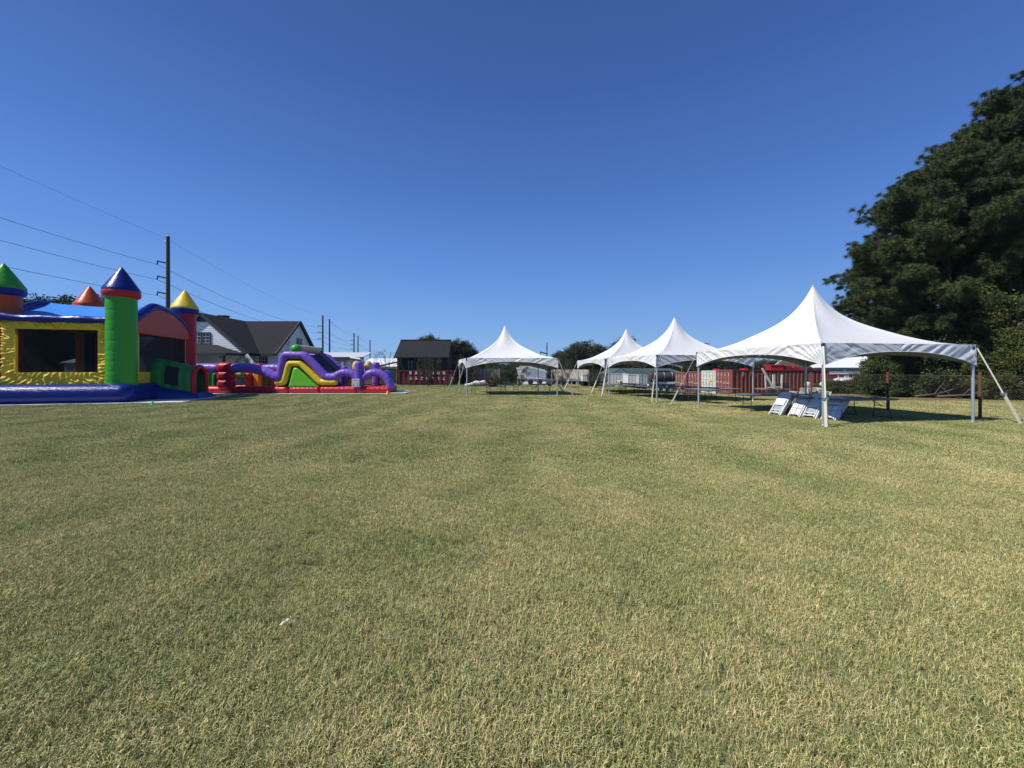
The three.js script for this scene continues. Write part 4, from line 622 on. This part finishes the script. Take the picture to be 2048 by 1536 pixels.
// ------------------------------------------------------------------ utility poles and wires
{
  const wood = mat([.07, .068, .07], .9), pole = (label, x, d, top, r, arms, grp) => {
    const z = -d, g = gh(x, z), t = thing('utility_pole', label, 'utility pole', [x, g, z], 0, grp); obj('pole', cyl([0, -.3, 0], [0, top - g, 0], r, r * .72, 16), wood, t);
    for (const [y, l] of arms) { const a = obj('arm', bar([0, y - g - .3, 0], [-l, y - g, .1], .2, .2), mat([.04, .045, .06], .5), t); obj('insulator', [cyl([-l + .02, y - g + .05, .1], [-l - .05, y - g - .5, .12], .07, .09, 8)], mat([.05, .05, .06], .4), a); }
    obj('cap', cyl([0, top - g, 0], [0, top - g + .08, 0], r * .74, r * .5, 12), M.steel, t); if (arms.length) obj('guard', [rbox(.16, .5, .3, .04, -r * .8, top - g - .9, 0)], M.steel, t); return t;
  };
  const P0 = [-32, -25], P1 = [X(336, 55), 55], P2 = [X(645.5, 134), 134], P3 = [X(708, 197), 197], P4 = [X(740, 242), 242];
  const A = [17.35, 15.2, 12.95], arms = A.map((y) => [y, 1.4]);
  pole('tall wooden utility pole with three side arms rising behind the yellow turret', P1[0], P1[1], 20.9, .30, [...arms, [9.2, -1.3]], 'utility poles of the power line');
  pole('second utility pole of the power line, tallest of those beyond the house', P2[0], P2[1], 20.9, .36, arms.map(([y, l]) => [y, 1.6]), 'utility poles of the power line');
  pole('utility pole just right of the tallest one beyond the house', X(659, 143), 143, 20.8, .34, [], 'utility poles of the power line');
  pole('left one of the close middle pair of distant utility poles', P3[0], P3[1], 20.9, .40, arms.map(([y, l]) => [y, 1.6]), 'utility poles of the power line');
  pole('right one of the close middle pair of distant utility poles', X(716, 211), 211, 20.8, .38, [], 'utility poles of the power line');
  pole('farthest utility pole, standing alone left of the black cabin', P4[0], P4[1], 20.9, .40, [], 'utility poles of the power line');
  const wire = (label, pts, sag, r = .022) => { const gs = []; for (let i = 0; i < pts.length - 1; i++) { const a = V(...pts[i]), b = V(...pts[i + 1]), L = a.distanceTo(b), n = []; for (let k = 0; k <= 24; k++) { const t = k / 24, q = a.clone().lerp(b, t); q.y -= 4 * sag * (L / 80) ** 2 * t * (1 - t); n.push(q); } gs.push(new THREE.TubeGeometry(new THREE.CatmullRomCurve3(n), 40, r * (i === 0 ? 1 : i === 1 ? 1.3 : 1.7), 5)); } const o = obj('power_line', gs, mat([.05, .055, .065], .6)); tag(o, label, 'power line', 'power lines'); };
  const at = (y0, y, dx, d = 0) => [[P0[0] + dx, y0, 25], [P1[0] + dx, y, -P1[1]], [P2[0] + dx * 1.15, y, -P2[1]], [P3[0] + dx * 1.15, y, -P3[1]], [P4[0] + dx, y, -P4[1]], [-105, y, -330]];
  wire('topmost thin power line running to the top of the tall pole', at(21, 20.6, -.2), 1.3, .011);
  wire('power line on the upper side arm of the tall pole', at(17.0, 16.85, -1.42), 1.7); wire('power line on the middle side arm of the tall pole', at(15.0, 14.7, -1.42), 1.6); wire('power line on the lowest side arm of the tall pole', at(12.6, 12.45, -1.42), 1.6);
  wire('upper one of the two thin low cables passing behind the bounce castle roof', [[-62, 11.2, -34], [P1[0], 9.3, -P1[1]], [P2[0], 9.3, -P2[1]]], 1.0, .014); wire('lower one of the two thin low cables passing behind the bounce castle roof', [[-62, 10.3, -34], [P1[0], 8.7, -P1[1]], [P2[0], 8.9, -P2[1]]], 1.0, .014);
  const B = [[X(659, 143), 143], [X(716, 211), 211], [-98, 280]]; for (const [y, l] of [[20.4, 'top thin wire'], [16.2, 'upper wire'], [13.4, 'middle wire'], [10.4, 'lower wire']]) wire(l + ' of the second distant line of utility poles', B.map(([x, d]) => [x, y, -d]), 2.2, .03);
  const q = [X(1094, 70), 70]; pole('thin plain utility pole before the distant woods, right of the lone tent peak', q[0], q[1], 6.9, .12, [[5.1, 1.2]], 'utility poles of the power line');
}
// ------------------------------------------------------------------ chain link fence on the right
{
  const pts = [[17.9, -10], [17.02, -14.0], [16.2, -16.6], [15.55, -20], [14.9, -24]], t = thing('chain_link_fence', 'chain link fence with rusty posts behind the nearest tent', 'fence', [16.2, 0, -16.6]), rusty = mat([.15, .062, .042], .85), H = 1.56;
  for (const [x, z] of pts) { const p = obj('post', cyl([x - 16.2, -.1, z + 16.6], [x - 16.2, H + .06, z + 16.6], .045, .045, 10), rusty, t); obj('post_cap', new THREE.SphereGeometry(.055, 10, 8).scale(1, .7, 1).translate(x - 16.2, H + .08, z + 16.6), rusty, p); }
  const gs = [], tri = (a, b) => { const d = b.clone().sub(a).normalize(), n = V(1, 0, .3).cross(d).normalize().multiplyScalar(.0015), m = d.clone().cross(n).setLength(.0015); gs.push(quadSheet(a.clone().add(n), b.clone().add(n), b.clone().sub(n), a.clone().sub(n)), quadSheet(a.clone().add(m), b.clone().add(m), b.clone().sub(m), a.clone().sub(m))); };
  for (let i = 0; i < pts.length - 1; i++) { const a = V(pts[i][0] - 16.2, 0, pts[i][1] + 16.6), b = V(pts[i + 1][0] - 16.2, 0, pts[i + 1][1] + 16.6), L = a.distanceTo(b), dir = b.clone().sub(a).normalize(); for (const s of [1, -1]) for (let u = -H; u < L; u += .085) { let u0 = u, u1 = u + H, y0 = .04, y1 = H; if (u0 < 0) { y0 -= u0; u0 = 0; } if (u1 > L) { y1 -= u1 - L; u1 = L; } if (y1 - y0 < .02) continue; const p = a.clone().addScaledVector(dir, u0).setY(s > 0 ? y0 : H + .04 - y0), q = a.clone().addScaledVector(dir, u1).setY(s > 0 ? y1 : H + .04 - y1); tri(p, q); } }
  const m = obj('chain_link', gs, mat([.17, .15, .13], .6), t); m.userData.kind = 'stuff';
  obj('top_wire', pts.slice(1).map((p, i) => cyl([pts[i][0] - 16.2, H, pts[i][1] + 16.6], [p[0] - 16.2, H, p[1] + 16.6], .003, .003, 5)), M.steel, t);
}
// ------------------------------------------------------------------ trees
function needleTuft(seed, n) {
  const r = rng(seed), p = [], c = [];
  for (let i = 0; i < n; i++) { const a = r() * 6.283, e = Math.asin(mix(-.75, 1, r())), d = V(Math.cos(e) * Math.cos(a), Math.sin(e), Math.cos(e) * Math.sin(a)), s = V(r() - .5, r() - .5, r() - .5).cross(d).normalize().multiplyScalar(.03 + .018 * r()), L = .7 + .5 * r(), o = d.clone().multiplyScalar(.12), t = d.clone().multiplyScalar(L); t.y -= .12 * r(); p.push(...o.clone().add(s).toArray(), ...o.sub(s).toArray(), ...t.toArray()); const k = .7 + .6 * r(); for (let q = 0; q < 3; q++) c.push(k, k, k); }
  const g = new THREE.BufferGeometry(); g.setAttribute('position', new THREE.Float32BufferAttribute(p, 3)); g.setAttribute('color', new THREE.Float32BufferAttribute(c, 3)); g.computeVertexNormals(); return g;
}
function leafTuft(seed, n, size) {
  const r = rng(seed), p = [], c = [];
  for (let i = 0; i < n; i++) { const o = V(r() - .5, r() - .5, r() - .5); o.normalize().multiplyScalar(Math.pow(r(), .45)); const d = V(r() - .5, r() - .7, r() - .5).normalize(), s = V(r() - .5, r() - .5, r() - .5).cross(d).normalize().multiplyScalar(size * .36), t = d.multiplyScalar(size * (.7 + .6 * r())), a = o.clone(), b = o.clone().addScaledVector(t, .5).add(s), e = o.clone().addScaledVector(t, .5).sub(s), f = o.clone().add(t); p.push(...a.toArray(), ...b.toArray(), ...f.toArray(), ...a.toArray(), ...f.toArray(), ...e.toArray()); const k = .65 + .7 * r(); for (let q = 0; q < 6; q++) c.push(k, k * (.95 + .1 * r()), k); }
  const g = new THREE.BufferGeometry(); g.setAttribute('position', new THREE.Float32BufferAttribute(p, 3)); g.setAttribute('color', new THREE.Float32BufferAttribute(c, 3)); g.computeVertexNormals(); return g;
}
const needles = [needleTuft(1, 120), needleTuft(2, 120)], leaves = [leafTuft(3, 44, .34), leafTuft(4, 44, .34), leafTuft(5, 30, .26)];
const foliage = new THREE.MeshPhysicalMaterial({ roughness: .8, specularIntensity: .35, vertexColors: true, side: THREE.DoubleSide }), bark = mat([.07, .052, .04], .95), barkGrey = mat([.11, .095, .08], .95);
function crownOf(list, geo, parent, seed, tints, name = 'crown') { // list of [point, size]
  const r = rng(seed), im = new THREE.InstancedMesh(geo, foliage, list.length), Mx = new THREE.Matrix4(), q = new THREE.Quaternion(), e = new THREE.Euler(), col = new THREE.Color();
  list.forEach(([p, s], i) => { e.set((r() - .5) * .9, r() * 6.283, (r() - .5) * .9); q.setFromEuler(e); Mx.compose(p, q, V(s * (.85 + .4 * r()), s * (.75 + .3 * r()), s * (.85 + .4 * r()))); im.setMatrixAt(i, Mx); const t = tints[Math.floor(r() * tints.length)], k = .75 + .5 * r(); im.setColorAt(i, col.setRGB(t[0] * k, t[1] * k, t[2] * k)); });
  im.name = name; im.userData.kind = 'stuff'; im.castShadow = im.receiveShadow = true; parent.add(im); return im;
}
const limb = (a, b, r0, r1, up, seed) => { const r = rng(seed), pts = []; for (let i = 0; i <= 5; i++) { const t = i / 5, q = a.clone().lerp(b, t); q.y += up * Math.sin(t * Math.PI) * .5; q.x += (r() - .5) * .12 * t * a.distanceTo(b) * .3; q.z += (r() - .5) * .12 * t * a.distanceTo(b) * .3; pts.push(q); } return sweep(pts, (t) => mix(r0, r1, t), { n: 8, seg: 6, cap: false }); };
const PINE = [[.068, .098, .04], [.082, .11, .043], [.096, .112, .04], [.058, .086, .04]], OAK = [[.055, .08, .026], [.066, .088, .028], [.046, .068, .026], [.078, .086, .032]], YELLOWED = [[.085, .10, .024], [.07, .09, .026], [.05, .075, .022], [.10, .105, .03]];
function pine(label, x, z, H, prof, { seed = 1, n = 70, size = .52, lean = 0, base = .12, per = 11, group = 'tall pines on the right' } = {}) {
  const g = gh(x, z), t = thing('pine_tree', label, 'pine tree', [x, g, z], 0, group), r = rng(seed), gs = [], lists = [[], []];
  const axis = (k) => V(lean * k + .25 * Math.sin(k * 5 + seed), k * H, .2 * Math.sin(k * 4 + seed * 2));
  obj('trunk', sweep(Array.from({ length: 9 }, (_, i) => axis(i / 8 * .97).setY(i / 8 * .97 * H - (i ? 0 : .3))), (k) => mix(.02 * H, .03, Math.pow(k, .8)), { n: 30, seg: 12, cap: false }), bark, t);
  for (let i = 0; i < n; i++) {
    const k = base + (1 - base) * Math.pow((i + r()) / n, .9) * .985, az = i * 2.4 + r() * .9, R = prof(k) * (.72 + .42 * r()), a = axis(Math.max(.04, k - .04 - .03 * r())), b = axis(k).add(V(Math.cos(az) * R, R * (.02 + .28 * r()) - .1 * R * (1 - k), Math.sin(az) * R));
    gs.push(limb(a, b, .012 * H * (1 - k * .8) * .45, .015, R * .12, seed * 50 + i));
    const m = Math.max(4, Math.round(per * (.5 + R / 5) * (k < .36 ? .55 : 1)));
    for (let j = 0; j < m; j++) { const f = mix(.34, 1.0, Math.pow(r(), .65)), c = a.clone().lerp(b, f), sp = .32 + .2 * R * f; c.y += R * .12 * Math.sin(Math.min(1, f) * Math.PI) * .5; c.add(V((r() - .5) * sp * 1.05, (r() - .35) * sp * .5, (r() - .5) * sp * 1.15)); const cs = .6 * (.7 + .6 * r()); for (let e = 0; e < 10; e++) lists[e & 1].push([c.clone().add(V((r() - .5) * cs * 2, (r() - .25) * cs * 1.5, (r() - .5) * cs * 2)), size * .62 * (.7 + .5 * r())]); }
  }
  obj('limbs', gs, bark, t); lists.forEach((l, i) => crownOf(l, needles[i], t, seed * 9 + i, PINE)); return t;
}
function broad(name, label, cat, x, z, H, Rmax, { seed = 1, base = .18, n = 40, size = .6, tints = OAK, trunkR = .02, lobes = 0, per = 16, shape, group, geo = 0, stems = 1, y0, barkM = barkGrey } = {}) {
  const g = y0 ?? gh(x, z), t = thing(name, label, cat, [x, g, z], 0, group), r = rng(seed), gs = [], list = [], list2 = [];
  const prof = shape ?? ((k) => Math.sqrt(Math.max(0, 1 - Math.pow((k - .52) / .5, 2))) * (.9 + .1 * Math.sin(k * 9 + seed)));
  const tr = []; for (let s = 0; s < stems; s++) { const a = s * 2.4 + seed, sp = stems > 1 ? .12 * H : 0; tr.push(sweep([V(0, -.1, 0), V(Math.cos(a) * sp * .3, H * .25, Math.sin(a) * sp * .3), V(Math.cos(a) * sp + .1, H * .55, Math.sin(a) * sp), V(Math.cos(a) * sp * 1.4, H * .86, Math.sin(a) * sp * 1.4)], (k) => mix(trunkR * H, .012, k), { n: 14, seg: 8, cap: false })); }
  obj('trunk', tr, barkM, t);
  for (let i = 0; i < n; i++) {
    const k = base + (1 - base) * (i + r()) / n, az = i * 2.4 + r(), R = Rmax * prof(k) * (.62 + .45 * r()), a = V(0, Math.max(.05 * H, (k - .22) * H * .9), 0), b = V(Math.cos(az) * R, k * H, Math.sin(az) * R);
    gs.push(limb(a, b, trunkR * H * .35, .01, R * .1, seed * 70 + i)); const cl = Rmax * .22 + .15 * size;
    for (let j = 0; j < per; j++) { const d = V(r() - .5, r() - .5, r() - .5).normalize().multiplyScalar(cl * Math.pow(r(), .4)); d.y *= .75; const q = a.clone().lerp(b, mix(.72, 1.02, r())).add(d); q.y = Math.max(q.y, .06); (j & 1 ? list : list2).push([q, size * (.7 + .5 * r())]); }
  }
  obj('limbs', gs, barkM, t); crownOf(list, leaves[geo], t, seed * 3 + 1, tints); crownOf(list2, leaves[geo === 2 ? 2 : 1], t, seed * 3 + 2, tints); return t;
}
// tall pines on the right
pine('large spreading pine leaning over the white tent, leftmost of the tall pines', X(1896, 28), -28, 16.8, (k) => k < .2 ? 5.6 : 6.1 * Math.pow(Math.max(0, 1 - Math.pow((k - .40) / .61, 2)), .52), { seed: 3, n: 84, size: .5, per: 11, base: .2 });
pine('tall pine behind the spreading pine, rising higher to its right', X(1985, 30), -30, 20.6, (k) => 6.9 * Math.pow(Math.max(0, 1 - Math.pow((k - .45) / .57, 2)), .6), { seed: 5, n: 120, size: .52, per: 12, base: .16 });
pine('tallest pine cut by the right edge of the view', X(2125, 28), -28, 23.4, (k) => 7 * Math.pow(Math.max(0, 1 - Math.pow((k - .5) / .52, 2)), .6), { seed: 7, n: 130, size: .55, per: 12, base: .12 });
broad('broadleaf_tree', 'yellow green broadleaf tree at the right edge under the pines', 'tree', X(2035, 25), -25, 9.0, 3.4, { seed: 21, tints: YELLOWED, n: 46, size: .42, per: 22 });
broad('broadleaf_tree', 'dark broadleaf tree between the fence post and the yellow green tree', 'tree', X(1925, 27), -27, 6.4, 3.3, { seed: 22, n: 44, size: .4, per: 22, base: .06 });
const HEDGE = 'shrubs along the wood on the right';
for (const [px, d, H, R, seed, l, tn] of [
  [1795, 29, 3.7, 2.1, 31, 'dark bush right of the left rusty fence post', OAK], [1842, 29.5, 3.9, 2.4, 32, 'bushy shrub with bare branches under the middle of the nearest tent valance', OAK], [1893, 28.5, 3.9, 2.2, 33, 'dark shrub behind the right leg of the nearest tent', OAK],
  [1950, 26.5, 4.1, 2.2, 34, 'green shrub directly behind the right rusty fence post', OAK], [2005, 24.5, 3.8, 2.1, 35, 'yellow green shrub behind the right guy strap', YELLOWED], [2062, 23, 4.1, 2.2, 36, 'shrub cut by the right edge of the view', YELLOWED], [1782, 34, 4.0, 1.9, 37, 'overhanging bush beside the end of the red barn', OAK]])
  broad('shrub', l, 'shrub', X(px, d), -d, H, R, { seed, base: .03, n: 44, size: .3, per: 22, tints: tn, group: HEDGE, stems: 3, trunkR: .012, shape: (k) => Math.sqrt(Math.max(0, 1 - Math.pow((k - .42) / .62, 2))) });
for (const [px, d, H, R, seed, l] of [[1660, 41, 1.25, 1.7, 41, 'low weedy bush in front of the barn, left end of the hedge'], [1690, 41, 1.2, 1.7, 42, 'low weedy bush in front of the white van'], [1722, 40, 1.45, 1.7, 43, 'low weedy bush at the front end of the white van'], [1752, 37, 1.7, 1.6, 44, 'low weedy bush at the right end of the hedge']])
  broad('hedge_bush', l, 'shrub', X(px, d), -d, H, R, { seed, base: .05, n: 30, size: .26, per: 18, tints: [[.07, .085, .03], [.10, .10, .045], [.05, .065, .025]], group: 'low hedge before the barn', stems: 3, shape: (k) => Math.sqrt(Math.max(0, 1.05 - k)) });
{ const r = rng(5); for (const [px, d, l, len, a] of [[1868, 24.6, 'dead grey log lying at the edge of the wood', 3.2, .25], [1925, 23.6, 'dead forked branch on the pine straw right of the grey log', 2.2, -.4]]) { const x = X(px, d), t = thing('fallen_branch', l, 'branch', [x, 0, -d], a); obj('log', sweep([V(-len / 2, .12, 0), V(-len / 5, .2, .1), V(len / 5, .28, -.05), V(len / 2, .55, .1)], (k) => mix(.09, .03, k), { n: 20, seg: 8 }), barkGrey, t); obj('twig', [cyl([0, .2, 0], [.6, 1.1, .2], .03, .008, 6), cyl([-.5, .18, 0], [-.9, .8, -.3], .025, .008, 6), cyl([.5, .3, 0], [.9, .9, .3], .02, .006, 6)], barkGrey, t); } }
// young trees and bushes round the lone tent
const YARD = 'young trees along the far edge of the field', CREPE = [[.052, .062, .03], [.07, .07, .038], [.06, .052, .034], [.045, .058, .028]], vase = (k) => .25 + .95 * Math.pow(Math.sin(Math.min(1, k * .95) * Math.PI * .72), 1.2) * (k > .85 ? (1 - k) / .15 : 1);
for (const [px, d, H, R, seed, l, tn, name] of [
  [858, 42, 3.35, 1.05, 51, 'young dark tree standing before the letters of the red dumpster', CREPE], [993, 43, 2.35, 1.1, 52, 'round dark bush under the middle of the lone tent', OAK], [1038, 42, 2.6, 1.0, 53, 'vase shaped young tree behind the middle table of the lone tent', CREPE], [1126, 40, 3.0, 1.2, 54, 'vase shaped young tree at the right leg of the lone tent', CREPE],
  [947, 45, 2.5, .8, 55, 'slim young tree behind the left table of the lone tent', CREPE], [1187, 39, 1.8, .6, 56, 'small young tree before the grey cargo trailer', CREPE], [771, 48, 4.4, 1.9, 57, 'thin leaved young tree left of the black cabin', CREPE], [578, 43, 5.2, 1.7, 58, 'thin young tree before the right end of the house', CREPE], [488, 42, 3.4, .9, 59, 'small tree beside the porch of the house', OAK], [985, 41, 1.0, .7, 60, 'low brown bush at the foot of the round dark bush', CREPE]])
  broad('young_tree', l, 'tree', X(px, d), -d, H, R, { seed, base: .12, n: px === 858 ? 42 : 26, size: .17, per: px === 771 || px === 578 ? 7 : 14, tints: tn, group: YARD, stems: 4, trunkR: .012, geo: 2, shape: vase });
for (const [px, d, H, seed, l] of [[818, 44.5, 1.0, 61, 'dry brown weed in front of the left end of the red dumpster'], [898, 44, 1.3, 62, 'thin reddish sapling before the right end of the red dumpster']])
  broad('dry_weed', l, 'plant', X(px, d), -d, H, H * .5, { seed, base: .2, n: 18, size: .1, per: 6, tints: [[.16, .10, .05], [.13, .09, .05]], stems: 3, trunkR: .01, geo: 2, shape: vase });
for (const [px, seed, l] of [[801, 71, 'slender upright evergreen at the left corner of the black cabin'], [838.5, 72, 'slender upright evergreen at the middle of the black cabin front'], [879, 73, 'slender upright evergreen near the right corner of the black cabin']])
  broad('slender_evergreen', l, 'tree', X(px, 49), -49, 3.6, .42, { seed, base: .02, n: 34, size: .17, per: 14, tints: [[.045, .07, .02], [.06, .08, .025]], group: 'slender evergreens before the black cabin', trunkR: .012, geo: 2, shape: (k) => (k < .3 ? .75 + k * .8 : 1.05 * (1 - k) / .7 + .12) });
broad('broadleaf_tree', 'large dark tree just right of the black cabin', 'tree', X(916, 60), -60, 6.6, 3.3, { seed: 81, n: 54, size: .5, per: 20, base: .08, tints: [[.04, .045, .02], [.05, .05, .024], [.035, .04, .018]] });
broad('broadleaf_tree', 'dark tree crown showing over the ridge of the black cabin', 'tree', X(856, 66), -66, 8.1, 3.0, { seed: 82, n: 40, size: .5, per: 18, base: .4 });
broad('broadleaf_tree', 'small tree tip showing left of the lone tent roof', 'tree', X(953, 75), -75, 6.0, 2.0, { seed: 83, n: 24, size: .5, per: 12, base: .2 });
for (const [px, d, H, R, seed, l] of [[46, 62, 13.4, 3.6, 91, 'round tree crown behind the left turret of the bounce castle'], [120, 66, 14.6, 6, 92, 'broad tree crown above the blue roof of the bounce castle'], [195, 62, 13.2, 5.5, 93, 'tree crown right of the orange cone of the bounce castle'], [-20, 60, 12, 5.5, 94, 'dark tree seen through the left netting of the bounce castle'], [80, 52, 9.6, 5, 95, 'low dark tree seen through the middle netting of the bounce castle']])
  broad('broadleaf_tree', l, 'tree', X(px, d), -d, H, R, { seed, n: 56, size: .85, per: 20, base: .03, group: 'trees behind the bounce castle', tints: [[.06, .072, .022], [.075, .08, .026], [.05, .062, .02]] });
{ // far wood, one mass
  const r = rng(77), l = [[], []], t = new THREE.Group(); t.name = 'woodland'; scene.add(t); tag(t, 'dark green wood closing the view behind the tents', 'wood', undefined, 'stuff');
  const top = (px) => 1 + (px < 1075 ? .5 : px < 1160 ? mix(.5, 1, smooth(1075, 1160, px)) : px < 1260 ? 1 - .1 * Math.sin(px * .09) : px < 1330 ? mix(.95, .62, smooth(1260, 1330, px)) : px < 1480 ? .62 + .35 * Math.exp(-(((px - 1402) / 16) ** 2)) + .3 * Math.exp(-(((px - 1462) / 18) ** 2)) : px < 1600 ? .55 : .55) ;
  for (let px = 590; px < 1830; px += 4.5) for (let row = 0; row < 4; row++) {
    const d = 112 + row * 9 + r() * 7, x = X(px + r() * 6, d), g = gh(x, -d), H = (px < 900 ? 2.6 : (top(px) - 1) * 11.6) * (.86 + .16 * noise(px * .06, row * 3, 5) + .14 * noise(px * .21, row, 7)); const n = Math.round(5 + H * 2.2);
    for (let j = 0; j < n; j++) { const h = Math.sqrt(r()) * H; l[j & 1].push([V(x + (r() - .5) * 3, g + h + .2, -d + (r() - .5) * 4), (.75 + .5 * r())]); }
  }
  l.forEach((q, i) => crownOf(q, leaves[i], t, 300 + i, [[.04, .062, .022], [.05, .07, .024], [.034, .052, .022], [.066, .075, .028], [.055, .055, .03]], 'foliage'));
}
// ------------------------------------------------------------------ things through the nets and on the grass
{
  const D = 40, x = X(150, D), t = thing('small_shed', 'small grey shed with a pale hipped roof, seen through the netting of the bounce castle', 'shed', [x, gh(x, -D), -D]);
  obj('wall', box(2.9, 2.6, 2.9, .4, 1.3, -1.4), mat([.4, .42, .45], .8), t); obj('roof', [new THREE.ConeGeometry(2.4, 1.0, 4).rotateY(Math.PI / 4).translate(.4, 3.05, -1.4), box(3.3, .12, 3.3, .4, 2.56, -1.4)], M.offWhite, t); obj('door', box(1.3, 1.9, .08, .6, .98, .07), M.offWhite, t);
}
{
  const p = W(567, 1262, 2.62), t = thing('paper_scrap', 'small crumpled strip of white paper lying in the near grass', 'litter', [p.x, .035, p.z]);
  obj('strip', surf((u, v) => V(mix(-.008, .012, v) + .022 * u + .012 * Math.sin(u * 5), .014 * Math.sin(u * 6) + .012, mix(.05, -.045, u)), 12, 2), M.offWhite, t); t.scale.setScalar(.8); obj('curl', surf((u, v) => V(.02 + .014 * Math.cos(u * 5) + v * .008, .014 + .01 * Math.sin(u * 5), -.045 - .012 * u), 8, 1), M.offWhite, t);
  const y = W(367, 1376, 2.12), f = thing('yellow_flower', 'tiny yellow flower in the near grass at lower left', 'flower', [y.x, .0, y.z]); f.scale.setScalar(.65); for (let i = 0; i < 5; i++) { const a = i * 1.257, q = obj('petal', new THREE.SphereGeometry(.006, 8, 6).scale(1, .3, .7), mat([.75, .7, .06], .6), f); q.position.set(Math.cos(a) * .007, .045, Math.sin(a) * .007); q.rotation.y = -a; } obj('stem', cyl([0, 0, 0], [0, .045, 0], .0015, .0015, 5), mat([.08, .16, .03], .7), f);
}
scene.fog = new THREE.FogExp2(C(.42, .56, .78), .00016);
renderer.render(scene, camera);
